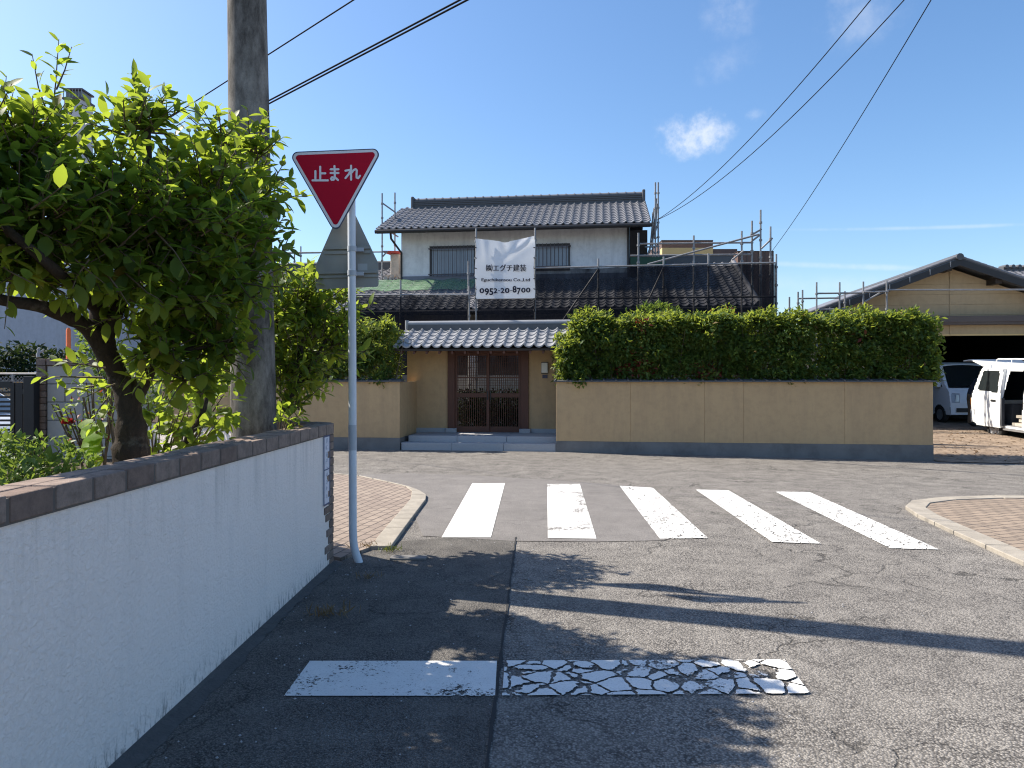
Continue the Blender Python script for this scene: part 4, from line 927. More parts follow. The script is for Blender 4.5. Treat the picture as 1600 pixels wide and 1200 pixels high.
# white car seen through the slatted gate
pc, pf = vehicle('parked_car', 'white car parked beyond the black slatted gate', 'car', (-7.45, 11.6, 0), 0, 0, None, 0, 0, 0, 0, 0)
w3, belt3, top3, ln3 = 1.66, .92, 1.5, .18
out3 = [(-4.0, .35), (-4.03, .8), (-3.85, 1.0), (-3.45, 1.48), (-3.2, 1.55), (-1.9, 1.57), (-1.45, 1.50), (-.75, 1.0), (-.1, .82), (0, .55), (-.03, .25)]
base3 = [(-.4, .25)] + arc(-.75, .33, 0, math.pi, 10, .28) + [(-1.1, .25), (-2.85, .25)] + arc(-3.2, .33, 0, math.pi, 10, .28) + [(-3.55, .25)]
w3a = [(-2.15, .96), (-2.15, 1.42), (-1.5, 1.42), (-.95, .98)]; w3b = [(-3.5, 1.0), (-3.2, 1.42), (-2.25, 1.42), (-2.25, .96)]
for sgn in (-1, 1):
    mb = MB(); shell(pf, mb, np.arange(-4.05, .02, .04), np.arange(.22, 1.6, .04), sgn, w3, belt3, top3, ln3, inpoly(out3 + base3), [inpoly(w3a), inpoly(w3b)]); mb.build('body_side', M['car_white'], pc)
    for poly in (w3a, w3b): mb = MB(); side_panel(pf, mb, poly, sgn, w3 - .03, belt3, top3, ln3); mb.build('side_window', M['glass'], pc)
mb = MB(); loft_top(pf, mb, out3, w3, belt3, top3, ln3); mb.build('body', M['car_white'], pc)
mb = MB(); loft_top(pf, mb, [(-1.43, 1.495), (-.77, 1.03)], w3 - .1, belt3, top3, ln3); mb.build('windscreen', M['glass'], pc)
for x in (-.75, -3.2):
    for s in (-1, 1): wheel(pc, pf, x, s * .74, .29, s)
for a_, b_ in ((-.75, -.45), (.45, .75)): mb = MB(); mb.box(-.05, .012, a_, b_, .58, .74, 0, pf); mb.build('headlight', M['lens'], pc)

# chain-link fence, dark hedge, grey building, tower, orange pole
cf = thing('chain_link_fence', 'low grey chain-link fence in front of the dark far hedge', 'fence', W(0, 592, 14.5) - Vector((0, 0, 1.6)))
mb = MB()
for px in (-80, -30, 20, 60): p = W(px, 590, 14.5); mb.tube([(p.x, 14.5, 0), (p.x, 14.5, 1.70)], .025, 6)
a, b = W(-100, 584, 14.5), W(75, 584, 14.5); mb.tube([a, b], .022, 6); mb.build('frame', M['steel'], cf)
mb = MB(); x0, x1 = a.x, b.x; x = x0 - 1.3
while x < x1:
    for s in (0, 1):
        p, q = (x, x + 1.3) if s == 0 else (x + 1.3, x); mb.tube([(p, 14.5 + .004 * s, .35), (q, 14.5 + .004 * s, 1.65)], .006, 3)
    x += .075
mb.build('wire_mesh', M['steel'], cf)
def hedge_leaves(name, lab, base, boxf, n, LL, mats, redf=None, cat='hedge', stems=None, group=None):
    t = thing(name, lab, cat, base, group); P, Nn = boxf(n); n = len(P)
    D = Nn * .45 + rng.normal(0, .5, (n, 3)) + np.array((0, 0, -.15)); N = Nn * .6 + np.array((0, 0, .75)) + rng.normal(0, .35, (n, 3)); L = rng.uniform(*LL, n)
    if stems: stems(t)
    leaves('foliage', P, D, N, L, L * rng.uniform(.38, .52, n), mats, t, False, redf(P) if redf else None); return t
def farhedge(n):
    P = np.stack([rng.uniform(-20, -10.7, n), 17.5 + np.abs(rng.normal(0, .6, n)), rng.uniform(0, 2.35, n)], 1); P[:, 2] += .1 * np.sin(P[:, 0] * 3) + rng.normal(0, .05, n)
    return P, np.tile(np.array((0, -1, .4)), (n, 1))
hedge_leaves('dark_hedge', 'dark green hedge beyond the chain-link fence below the grey building', (-14, 17.6, 0), farhedge, 17000, (.12, .22), M['leaf_dark'])
gb = thing('grey_building', 'plain grey rendered building far behind the dark hedge', 'building', (-22, 27, 0))
mb = MB(); mb.box(-34, -16.4, 27, 36, 0, 6.6); mb.build('wall', M['grey_wall'], gb)
mb = MB(); mb.box(-34.1, -16.3, 26.9, 36.1, 6.6, 6.75); mb.build('roof', M['concrete'], gb)
for x in (-33, -29, -25, -20.5): mb = MB(); mb.box(x, x + .5, 26.86, 27, 0, 6.6); mb.build('pilaster', M['grey_wall'], gb)
tw_ = thing('chimney_tower', 'pale slender tower poking above the tree crown', 'tower', W(114, 592, 45) - Vector((0, 0, 1.6)))
a, b = W(100, 150, 45), W(128, 138, 45); mb = MB(); mb.box(a.x, b.x, 45, 46.2, 0, b.z - .7); mb.build('shaft', M['tower'], tw_)
mb = MB(); mb.box(a.x - .08, b.x + .08, 44.92, 46.28, b.z - .7, b.z - .58); mb.box(a.x - .05, b.x + .05, 44.95, 46.25, b.z - .1, b.z); mb.build('rim', M['brown_metal'], tw_)
mb = MB()
for x in np.linspace(a.x, b.x, 7): mb.tube([(x, 44.96, b.z - .6), (x, 44.96, b.z - .05)], .03, 5)
mb.box(a.x + .05, b.x - .05, 45.1, 46.1, b.z - .58, b.z - .11); mb.build('cage', M['steel'], tw_)
op = W(107, 0, 12.2).x; mb = MB(); mb.tube([(op, 12.2, 0), (op, 12.2, 2.42), (op, 12.2, 2.46)], [.036, .036, .02], 12); tag(mb.build('marker_post', M['orange']), 'thin orange upright post behind the block wall', 'post')

# ------------------------------------------------------------------ tan street walls of the house
def coping(mb, u0, u1):
    mb.hexa([H(u0, -.07, 1.535), H(u1, -.07, 1.535), H(u1, .22, 1.535), H(u0, .22, 1.535), H(u0, -.07, 1.56), H(u1, -.07, 1.56), H(u1, .22, 1.60), H(u0, .22, 1.60)])
    u = u0 + .04
    while u < u1: mb.tube([H(u, -.085, 1.563), H(u, .2, 1.602)], .02, 8); u += .262
Rw = thing('street_wall', 'long tan stucco wall with grey plinth under the big hedge', 'wall', H(3.5, 0, 0))
uA = hu(869, 0); cuts = [uA, hu(985, 0), hu(1101, 0), hu(1162, 0), hu(1320, 0), uE]
mb = MB()
for i in range(5): mb.box(cuts[i] + (.0025 if i else 0), cuts[i + 1] - (.0025 if i < 4 else 0), 0, .16, .235, 1.535, 0, H)
mb.build('stucco_face', M['tan'], Rw, bevel=.004)
mb = MB(); mb.box(uA + .01, uE - .01, .008, .15, .235, 1.53, 0, H); mb.build('joint_backing', M['tan'], Rw)
mb = MB(); mb.box(uA - .0, uE + .005, -.012, .17, -.4, .235, 0, H); mb.build('plinth', M['concrete_dark'], Rw)
mb = MB(); coping(mb, uA - .05, uE + .05); mb.build('coping', M['tile_ridge'], Rw)
Lw = thing('street_wall', 'short tan stucco wall with grey plinth beside the gate, partly behind the sign pole', 'wall', H(-4.5, 0, 0))
uB = hu(624.5, 0)
mb = MB(); mb.box(-14, uB, 0, .16, .27, 1.535, 0, H); mb.box(uB - .16, uB, .161, 1.5, .27, 1.535, 0, H); mb.build('stucco_face', M['tan'], Lw, bevel=.004)
mb = MB(); mb.box(-14, uB + .005, -.012, .17, -.1, .27, 0, H); mb.box(uB - .165, uB + .005, .171, 1.5, -.1, .27, 0, H); mb.build('plinth', M['concrete_dark'], Lw)
mb = MB(); coping(mb, -14, uB + .05); mb.build('coping', M['tile_ridge'], Lw)

# ------------------------------------------------------------------ roofed gate
def tiles(mb, u0, u1, v0, z0, slope, ncourse, clen, pitch, A=.03, step=.022, ku=8, sgn=1, fr=H, ulim=None):
    """wavy pantile surface rising from the eave at v0"""
    nu = max(2, int(round((u1 - u0) / pitch * ku))); us = np.linspace(u0, u1, nu + 1)
    def prof(u):
        f = ((u - u0) / pitch) % 1
        return -A * math.sin(math.pi * f / .70) * .8 if f < .70 else A * 1.15 * math.sin(math.pi * (f - .70) / .30)
    pr = [prof(u) for u in us]; rows = []
    for c in range(ncourse):
        for (t, lift) in ((0, -.012), (0, step), (.5, step * .5), (1.0, 0.0)):
            dv = (c + t) * clen; rows.append((dv, lift))
    n = nu + 1
    def row(dv, lift): return [fr(u, v0 + sgn * dv, z0 + slope * dv + lift + p) for u, p in zip(us, pr)]
    def strip(A_, B_):
        mb.add(A_ + B_, [(i, i + 1, n + i + 1, n + i) if sgn > 0 else (n + i, n + i + 1, i + 1, i) for i in range(nu)], 0, True)
    for c in range(ncourse):
        lo = row(c * clen, step); strip(row(c * clen + .004, -.010), lo); strip(lo, row((c + 1) * clen, .0))
gate = thing('roofed_gate', 'roofed entrance gate with silver-grey tiles, wooden lattice doors and stone steps', 'gate', H(-1.6, 1.5, 0))
VG = 1.5
def gu(px): return hu(px, VG)
def gzv(px, py): return hz(px, py, VG)
zt = gzv(760, 551)      # door head
mb = MB(); zb = .30
mb.box(gu(636), gu(700), VG, VG + .14, zb + .1, 2.42, 0, H); mb.build('side_wall', M['tan'], gate); mb = MB(); mb.box(gu(826), gu(873), VG, VG + .14, zb + .1, 2.42, 0, H); mb.build('side_wall', M['tan'], gate)
for a_, b_ in ((636, 700), (826, 873)): mb = MB(); mb.box(gu(a_), gu(b_), VG - .015, VG + .15, .1, zb + .1, 0, H); mb.build('wall_base', M['granite'], gate)
for a, b in ((700, 711), (814.5, 826)):
    mb = MB(); mb.box(gu(a), gu(b), VG - .05, VG + .13, zb + .02, 2.42, 0, H); mb.build('post', M['wood'], gate, bevel=.006)
    mb = MB(); mb.box(gu(a) - .04, gu(b) + .05, VG - .10, VG + .16, zb - .02, zb + .10, 0, H); mb.build('post_footing', M['granite'], gate, bevel=.01)
mb = MB(); mb.box(gu(711), gu(814.5), VG - .035, VG + .1, zt - .0, zt + .10, 0, H); mb.box(gu(620), gu(885), VG - .07, VG + .13, 2.42, 2.68, 0, H); mb.build('lintel', M['wood'], gate, bevel=.006)  # hidden upper beam raised to the soffit to block a slot of sunlight
mb = MB(); mb.box(gu(711), gu(814.5), VG, VG + .10, zt + .10, 2.42, 0, H); mb.build('lintel_panel', M['wood'], gate)
def lattice_door(u0, u1, v, handle_u):
    t = .035; z0, z1 = zb + .002, zt - .005
    d = MB(); 
    d.box(u0, u0 + .06, v, v + t, z0, z1, 0, H); d.box(u1 - .06, u1, v, v + t, z0, z1, 0, H); d.box(u0 + .06, u1 - .06, v, v + t, z0, z0 + .14, 0, H); d.box(u0 + .06, u1 - .06, v, v + t, z1 - .07, z1, 0, H)
    zm = z0 + (z1 - z0) * .44; d.box(u0 + .06, u1 - .06, v + .001, v + t - .001, zm, zm + .10, 0, H); zr = z0 + (z1 - z0) * .68; d.box(u0 + .06, u1 - .06, v + .002, v + t - .002, zr, zr + .035, 0, H)
    ob = d.build('door', M['wood'], gate)
    s = MB(); u = u0 + .085
    while u < u1 - .07: s.box(u, u + .014, v + .006, v + t - .006, z0 + .14, z1 - .07, 0, H); u += .052
    z = zm + .16
    while z < z1 - .08: s.box(u0 + .06, u1 - .06, v + .012, v + t - .012, z, z + .009, 0, H); z += .062
    s.build('lattice', M['wood'], ob)
    h = MB(); h.box(handle_u - .012, handle_u + .012, v - .012, v + .004, zm - .06, zm + .16, 0, H); h.build('handle', M['black_metal'], ob)
um = (gu(711) + gu(814.5)) / 2
lattice_door(gu(711), um + .03, VG + .0, um - .01); lattice_door(um - .03, gu(814.5), VG + .05, um + .06)
# roof
VEG = .40; z_e = hz(760, 541, VEG); sl = .43; ug0, ug1 = hu(614, VEG), hu(901, VEG)
mb = MB(); tiles(mb, ug0, ug1, VEG, z_e, sl, 5, .232, .236, .034, .026, 10); mb.build('roof_tiles', M['tile_gate'], gate)
mb = MB(); tiles(mb, ug0, ug1, 2.72, z_e, sl, 5, .232, .236, .034, .026, 6, -1); mb.build('rear_roof_tiles', M['tile_gate'], gate)
mb = MB(); zr = z_e + sl * 1.16
mb.box(ug0 + .08, ug1 - .02, 1.44, 1.68, zr - .08, zr + .085, 0, H); mb.build('ridge_course', M['tile_ridge'], gate)
mb = MB(); mb.tube([H(ug0 + .06, 1.56, zr + .11), H(ug1 - .02, 1.56, zr + .11)], .075, 14); mb.tube([H(ug0 + .02, 1.56, zr - .02), H(ug0 + .02, 1.56, zr + .2)], .05, 8); mb.build('ridge_cap', M['tile_gate'], gate)
mb = MB(); dE = 1.10 * sl
for va, vb in ((VEG + .04, 1.55), (2.68, 1.57)):
    mb.hexa([H(ug0 + .03, va, z_e - .10), H(ug1 - .03, va, z_e - .10), H(ug1 - .03, vb, z_e - .10 + dE), H(ug0 + .03, vb, z_e - .10 + dE), H(ug0 + .03, va, z_e - .055), H(ug1 - .03, va, z_e - .055), H(ug1 - .03, vb, z_e - .055 + dE), H(ug0 + .03, vb, z_e - .055 + dE)])
mb.build('soffit', M['wood_dark'], gate)
mb = MB(); u = ug0 + .15
while u < ug1: mb.hexa([H(u, VEG + .08, z_e - .165), H(u + .05, VEG + .08, z_e - .165), H(u + .05, 1.45, z_e + .27), H(u, 1.45, z_e + .27), H(u, VEG + .08, z_e - .103), H(u + .05, VEG + .08, z_e - .103), H(u + .05, 1.45, z_e + .335), H(u, 1.45, z_e + .335)]); u += .30
mb.build('rafters', M['wood'], gate)
mb = MB(); us0, us1 = uB + .006, uA - .006
step = [(us0 + .02, us1, .02, .34, -.05, .165), (us0 + .10, us1, .345, VG + .3, -.05, .30)]
for (a, b, v0, v1, z0, z1) in step:
    L = (b - a) / 3
    for i in range(3): mb.box(a + i * L + .003, a + (i + 1) * L - .003, v0, v1, z0, z1, 0, H)
mb.build('stone_step', M['granite'], gate, bevel=.008)
lp = thing('gate_lamp', 'small white box lamp on the wall right of the gate doors', 'lamp', H(gu(851), VG, gzv(851, 583)))
mb = MB(); mb.box(gu(846.5), gu(856), VG - .09, VG - .012, gzv(851, 582.5), gzv(851, 567), 0, H); mb.build('shade', mk('lamp_glass', (.70, .68, .60), .4), lp, bevel=.008)
mb = MB(); mb.box(gu(845.8), gu(856.7), VG - .012, VG, gzv(851, 584), gzv(851, 566), 0, H); mb.build('back_plate', M['black_metal'], lp)
mb = MB(); mb.box(gu(847.5), gu(855.5), VG - .018, VG, gzv(851, 591), gzv(851, 585.5), 0, H); tag(mb.build('name_plate', M['sign_rim']), 'small dark plate under the lamp by the gate doors', 'name plate')
# things seen through the lattice
mb = MB(); mb.box(gu(670), gu(850), 3.3, 3.35, 1.22, 2.6, 0, H); tag(mb.build('lit_front_panel', mk('lit_front_pale', (.82, .83, .86), .8), None), 'added pale panel standing in for the lit house front behind the gate lattice', 'screen')  # added panel, its pale colour stands for the lit house front
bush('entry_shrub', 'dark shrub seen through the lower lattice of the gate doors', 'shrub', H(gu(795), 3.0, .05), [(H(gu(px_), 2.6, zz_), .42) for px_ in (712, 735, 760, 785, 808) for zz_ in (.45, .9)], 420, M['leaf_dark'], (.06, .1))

# ------------------------------------------------------------------ hedges
def hedge_box(u0, u1, v0, v1, z0, zt, lump=.10, bulge=None):
    def f(n):
        k = n
        kind = rng.random(k) * 1.16; u = rng.uniform(u0, u1, k); v = rng.uniform(v0, v1, k); z = z0 + (zt - z0) * rng.random(k); Nn = np.zeros((k, 3))
        wav = lump * (np.sin(u * 2.1) * .5 + np.sin(u * 4.7 + 1) * .35 + np.sin(u * 9 + z * 5) * .3)
        nc = int((u1 - u0) * (zt - z0) * 30) + 8; cu_ = rng.uniform(u0, u1, nc); cz_ = rng.uniform(z0, zt + .05, nc); cd_ = rng.uniform(-.10, .16, nc); pk = rng.integers(0, nc, k)
        fr_ = kind < .62; m_ = fr_.sum(); q_ = pk[fr_]; off = rng.normal(0, 1, (m_, 3)) * np.array((.075, .05, .065))
        u[fr_] = np.clip(cu_[q_] + off[:, 0], u0 - .1, u1 + .1); z[fr_] = cz_[q_] + off[:, 2] - .03; v[fr_] = v0 + .06 + cd_[q_] + off[:, 1] + .8 * (lump * (np.sin(u[fr_] * 2.1) * .5 + np.sin(u[fr_] * 4.7 + 1) * .35)) + .05 * np.sin(z[fr_] * 6 + u[fr_] * 2.6); Nn[fr_] = (0, -1, .1)
        nt = int((u1 - u0) * 26); tu_ = rng.uniform(u0, u1, nt); th_ = rng.uniform(-.10, .10, nt) + np.where(rng.random(nt) < .10, rng.uniform(.05, .16, nt), 0); tv_ = rng.uniform(v0, v1, nt); pt = rng.integers(0, nt, k)
        tp_ = (kind >= .62) & (kind < .80); q_ = pt[tp_]; m_ = tp_.sum()
        u[tp_] = tu_[q_] + rng.normal(0, .07, m_); v[tp_] = tv_[q_] + rng.normal(0, .07, m_); z[tp_] = zt + wav[tp_] + th_[q_] + rng.normal(0, .045, m_); Nn[tp_] = (0, -.15, 1)
        en = (kind >= .80) & (kind < .88); s = rng.random(en.sum()) < .5; u[en] = np.where(s, u0 + rng.normal(0, .07, en.sum()), u1 + rng.normal(0, .07, en.sum())); Nn[en] = np.where(s[:, None], np.array([[-1., 0, .2]]), np.array([[1., 0, .2]]))
        Nn[kind >= .88] = (0, 0, 1)
        z = np.minimum(z, zt + wav + .24)
        low = (z < z0 + .16) & (rng.random(k) < .45)
        P = np.stack([.98 + u * UX - v * UY, 15.86 + u * UY + v * UX, z], 1)
        return P[~low], Nn[~low]
    return f
def stems_for(u0, u1, v, z0, z1, k):
    def g(t):
        mb = MB()
        for _ in range(k):
            u = rnd.uniform(u0, u1); vv = v + rnd.uniform(-.25, .3); mb.tube([H(u, vv, z0), H(u + rnd.uniform(-.1, .1), vv, (z0 + z1) / 2), H(u + rnd.uniform(-.25, .25), vv + rnd.uniform(-.1, .1), z1)], [.022, .016, .006], 5)
        mb.build('stems', M['twig'], t)
    return g
zt_h = hz(1160, 501, .5)
def red_patch(P):
    uu = (P[:, 0] - .98) * UX + (P[:, 1] - 15.86) * UY
    m = np.zeros(len(P))
    for px, py, r in ((995, 568, .22), (1018, 582, .15), (1095, 585, .22), (1120, 578, .15), (975, 575, .15), (1345, 530, .12), (1000, 510, .12)):
        u0, z0 = hp(px, py, .2); m = np.maximum(m, np.exp(-((uu - u0) ** 2 + (P[:, 2] - z0) ** 2) / r ** 2))
    return (rng.random(len(P)) < m * .38).astype(int)
hg = hedge_leaves('hedge', 'long clipped hedge with a few red leaves on top of the tan street wall', H(3.6, .6, 1.5),
     (lambda n: tuple(np.concatenate(q) for q in zip(hedge_box(hu(900, .5), hu(1452, .5), .18, 1.25, 1.52, zt_h)(n), hedge_box(hu(874, .4), hu(908, .4), .05, .75, 1.55, hz(885, 540, .4), .12)(n // 12)))), 62000, (.075, .145), [M['leaf_hedge'], M['leaf_red']], red_patch, stems=stems_for(hu(890, .5), hu(1455, .5), .5, .1, 2.7, 60))
hedge_leaves('hedge', 'dark clipped hedge above the short tan wall, left of the gate roof', H(-3.6, .6, 1.5), hedge_box(-8, hu(611, .5), .16, 1.2, 1.55, hz(600, 512, .5)), 22000, (.07, .14), M['leaf_hedge'], stems=stems_for(-8, hu(624, .5), .5, .1, 2.5, 30))
pn = bush('pine_shrub', 'spiky light green shrub poking up behind the long hedge', 'shrub', H(hu(1030, 1.6), 1.6, .1), [(H(hu(px, 1.6), 1.6, hz(px, py, 1.6)), r) for px, py, r in ((1030, 492, .30), (1010, 490, .22), (1052, 492, .20))], 380, M['leaf_box'], (.07, .16), (.12, .2))
for (px, lab) in ((1130, 'low leafy tuft sticking out of the hedge top near the net'),):
    bush('climbing_plant', lab, 'plant', H(hu(px, 1.3), 1.3, .1), [(H(hu(px - 12, 1.3), 1.3, hz(px, 492, 1.3)), .16), (H(hu(px + 8, 1.3), 1.3, hz(px, 484, 1.3)), .14), (H(hu(px + 60, 1.3), 1.3, hz(px, 490, 1.3)), .12)], 200, [M['leaf_hedge'], M['leaf_red']], (.06, .11), redf=.2)

# ------------------------------------------------------------------ main house
house = thing('main_house', 'two-storey white Japanese house with grey tiled roofs under repair', 'house', H(-1, 8, 0))
VW, VE = 6.1, 5.35
u0, u1 = hu(627, VW), hu(983, VW); zU = hz(800, 352, VE)
zl = 3.52; VL = 3.6; SLP = .45
def zroof(v): return zl + SLP * (v - VL)
mb = MB(); mb.box(u0, u1, VW, VW + 4.6, zroof(VW) - .4, zU + .25, 0, H); mb.build('upper_wall', M['white_stucco'], house)
mb = MB(); mb.box(u0 - .01, u1 + .01, VW - .06, VW - .001, zroof(VW) - .05, zroof(VW) + .14, 0, H); mb.build('flashing', mk('flashing', (.16, .17, .21), .5), house)
mb = MB(); mb.box(u1 + .02, hu(1011, 8.2), VW + 1.9, VW + 6, 3, zU + .3, 0, H); mb.build('rear_wing', M['wood_dark'], house)
# upper roof
ue0, ue1 = hu(587, VE), hu(1018, VE); SU = .45
ncr = 13; cl_ = 2.95 / ncr
mb = MB(); tiles(mb, ue0, ue1, VE, zU, SU, ncr, cl_, .228, .032, .024, 7); tiles(mb, ue0, ue1, VE + 5.9, zU, SU, ncr, cl_, .228, .032, .024, 4, -1); rf = mb.build('upper_roof', M['tile'], house)
zR = zU + SU * 2.95
mb = MB(); mb.box(ue0 + .45, ue1 - .05, VE + 2.80, VE + 3.10, zR - .12, zR + .20, 0, H); mb.build('ridge_course', M['tile_ridge'], rf)
mb = MB(); mb.tube([H(ue0 + .40, VE + 2.95, zR + .21), H(ue1 - .03, VE + 2.95, zR + .21)], .085, 10)
u = ue0 + .55
while u < ue1: mb.tube([H(u, VE + 2.95, zR + .21), H(u + .04, VE + 2.95, zR + .21)], .105, 10); u += .28
mb.build('ridge_cap', M['tile'], rf)
for u in (ue0 + .40, ue1 - .06): mb = MB(); mb.box(u - .05, u + .05, VE + 2.74, VE + 3.16, zR - .1, zR + .33, 0, H); mb.build('end_tile', M['tile_ridge'], rf, bevel=.03)
mb = MB()
for z in (zR + .02, zR + .08, zR + .14): mb.box(ue0 + .43, ue1 - .04, VE + 2.775, VE + 3.125, z, z + .035, 0, H)
mb.build('ridge_moulding', M['tile_ridge'], rf)
mb = MB()
for (a, b, va, vb) in ((ue0 + .03, ue1 - .03, VE + .02, VE + 2.95), (ue0 + .03, ue1 - .03, VE + 5.88, VE + 2.95)):
    d = SU * 2.93
    mb.hexa([H(a, va, zU - .15), H(b, va, zU - .15), H(b, vb, zU - .15 + d), H(a, vb, zU - .15 + d), H(a, va, zU - .055), H(b, va, zU - .055), H(b, vb, zU - .055 + d), H(a, vb, zU - .055 + d)])
mb.build('soffit', M['gutter'], rf)
mb = MB(); mb.tube([H(ue0, VE - .06, zU - .10), H(ue1, VE - .06, zU - .10)], .06, 8); mb.tube([H(u0 - .12, VE - .02, zU - .1), H(u0 - .12, VE + .05, zU - .3), H(u0 + .02, VW - .06, zU - .62), H(u0 + .02, VW - .06, zroof(VW))], .035, 8); mb.build('gutter', M['gutter'], rf)
mb = MB(); mb.tube([H(u1 - .02, VW - .05, zU), H(u1 - .02, VW - .05, zroof(VW))], .04, 8); mb.build('corner_post', M['gutter'], house)
for pa, pb, ya, yb in ((675, 741, 387.5, 432), (838, 888, 384, 420)):
    a, b = hu(pa, VW), hu(pb, VW); z0, z1 = hz((pa + pb) / 2, yb, VW), hz((pa + pb) / 2, ya, VW)
    mb = MB(); mb.box(a, b, VW - .02, VW - .001, z0, z1, 0, H); win = mb.build('window', M['glass_win'], house)
    mb = MB(); mb.box(a - .05, b + .05, VW - .04, VW - .0015, z1, z1 + .06, 0, H); mb.box(a - .05, b + .05, VW - .04, VW - .0015, z0 - .06, z0, 0, H); mb.box(a - .05, a, VW - .04, VW - .0015, z0, z1, 0, H); mb.box(b, b + .05, VW - .04, VW - .0015, z0, z1, 0, H); mb.build('frame', mk('bronze_frame', (.05, .045, .045), .5), win)
    mb = MB(); u = a - .03
    while u < b + .04: mb.tube([H(u, VW - .16, z0 - .02), H(u, VW - .16, z1 + .05)], .011, 5); u += .118
    for z in (z0 + .05, z1 - .04): mb.tube([H(a - .08, VW - .16, z), H(b + .08, VW - .16, z)], .018, 6)
    for uu in (a - .06, b + .06): mb.tube([H(uu, VW - .16, z1 - .04), H(uu, VW, z1 - .04)], .015, 6); mb.tube([H(uu, VW - .16, z0 + .05), H(uu, VW, z0 + .05)], .015, 6)
    mb.build('grille', mk('grille_metal', (.10, .09, .10), .5), win)
# lower roof
uR = hu(1190, VL); uL0 = -12.0; VT = 7.5
nlc = 12; cll = (VW - VL) / nlc
mb = MB(); tiles(mb, uL0, uR, VL, zl, SLP, nlc, cll, .243, .034, .026, 7)
nl2 = 6; c2 = (VT - VW) / nl2
tiles(mb, uL0, u0 - .02, VW, zroof(VW), SLP, nl2, c2, .243, .034, .026, 6); k0 = uL0 + math.ceil((u1 + .05 - uL0) / .243) * .243; tiles(mb, k0, uR, VW, zroof(VW), SLP, nl2, c2, .243, .034, .026, 6)
lr = mb.build('lower_roof', M['tile'], house)
mb = MB(); zz = zroof(VT)
for a, b in ((uL0, u0 - .25), (u1 + .3, uR - .05)):
    mb = MB(); mb.box(a, b, VT - .12, VT + .14, zz - .1, zz + .14, 0, H); mb.tube([H(a, VT, zz + .17), H(b, VT, zz + .17)], .08, 8)
    mb.build('ridge_course', M['tile_ridge'], lr)
mb = MB(); mb.tube([H(uR - .06, VL + .02, zl + .05), H(uR - .06, VT, zroof(VT) + .05)], .075, 8); mb.build('verge_tile', M['tile'], lr)
mb = MB(); mb.hexa([H(uL0, VL + .05, zl - .16), H(uR - .04, VL + .05, zl - .16), H(uR - .04, VT, zroof(VT) - .16), H(uL0, VT, zroof(VT) - .16), H(uL0, VL + .05, zl - .06), H(uR - .04, VL + .05, zl - .06), H(uR - .04, VT, zroof(VT) - .06), H(uL0, VT, zroof(VT) - .06)])
mb.hexa([H(uL0, VT + 3.6, zl - .16), H(uR - .04, VT + 3.6, zl - .16), H(uR - .04, VT, zroof(VT) - .16), H(uL0, VT, zroof(VT) - .16), H(uL0, VT + 3.6, zl - .06), H(uR - .04, VT + 3.6, zl - .06), H(uR - .04, VT, zroof(VT) - .06), H(uL0, VT, zroof(VT) - .06)][::1])
mb.build('soffit', M['gutter'], lr)
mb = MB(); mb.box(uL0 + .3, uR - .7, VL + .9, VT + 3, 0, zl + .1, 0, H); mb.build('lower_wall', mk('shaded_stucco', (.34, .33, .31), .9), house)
mb = MB(); mb.tube([H(uL0, VL - .06, zl - .09), H(uR, VL - .06, zl - .09)], .055, 8); mb.build('gutter', M['gutter'], lr)
# stub of rough plaster with red sheet
st_ = thing('wrapped_stub', 'rough pale masonry stub with red sheet on top beside the upper storey', 'chimney', H(hu(618, 6.6), 6.6, zroof(6.6)))
mb = MB(); a, b = hu(611, 6.6), hu(625, 6.6); mb.box(a, b, 6.5, 6.8, zroof(6.6) - .1, hz(618, 397, 6.6), 0, H); mb.build('masonry', M['rubble'], st_, bevel=.03)
mb = MB(); mb.hexa([H(hu(600, 6.5), 6.4, hz(618, 396, 6.6)), H(b + .05, 6.4, hz(618, 398, 6.6)), H(b + .05, 6.9, hz(618, 396, 6.6)), H(a - .1, 6.9, hz(618, 396, 6.6)), H(hu(600, 6.5), 6.4, hz(618, 393, 6.6)), H(b + .05, 6.4, hz(618, 394, 6.6)), H(b + .05, 6.9, hz(618, 391, 6.6)), H(a - .1, 6.9, hz(618, 392, 6.6))]); mb.build('sheet', M['red_tarp'], st_)
mb = MB()
for _ in range(16): a = hu(rnd.uniform(600, 626), 6.3); v = rnd.uniform(6.1, 6.5); s = rnd.uniform(.05, .12); z = zroof(v) + .03; mb.box(a, a + s, v, v + s, z, z + s * rnd.uniform(.5, 1.3), 0, H)
mb.build('rubble', M['rubble'], st_)

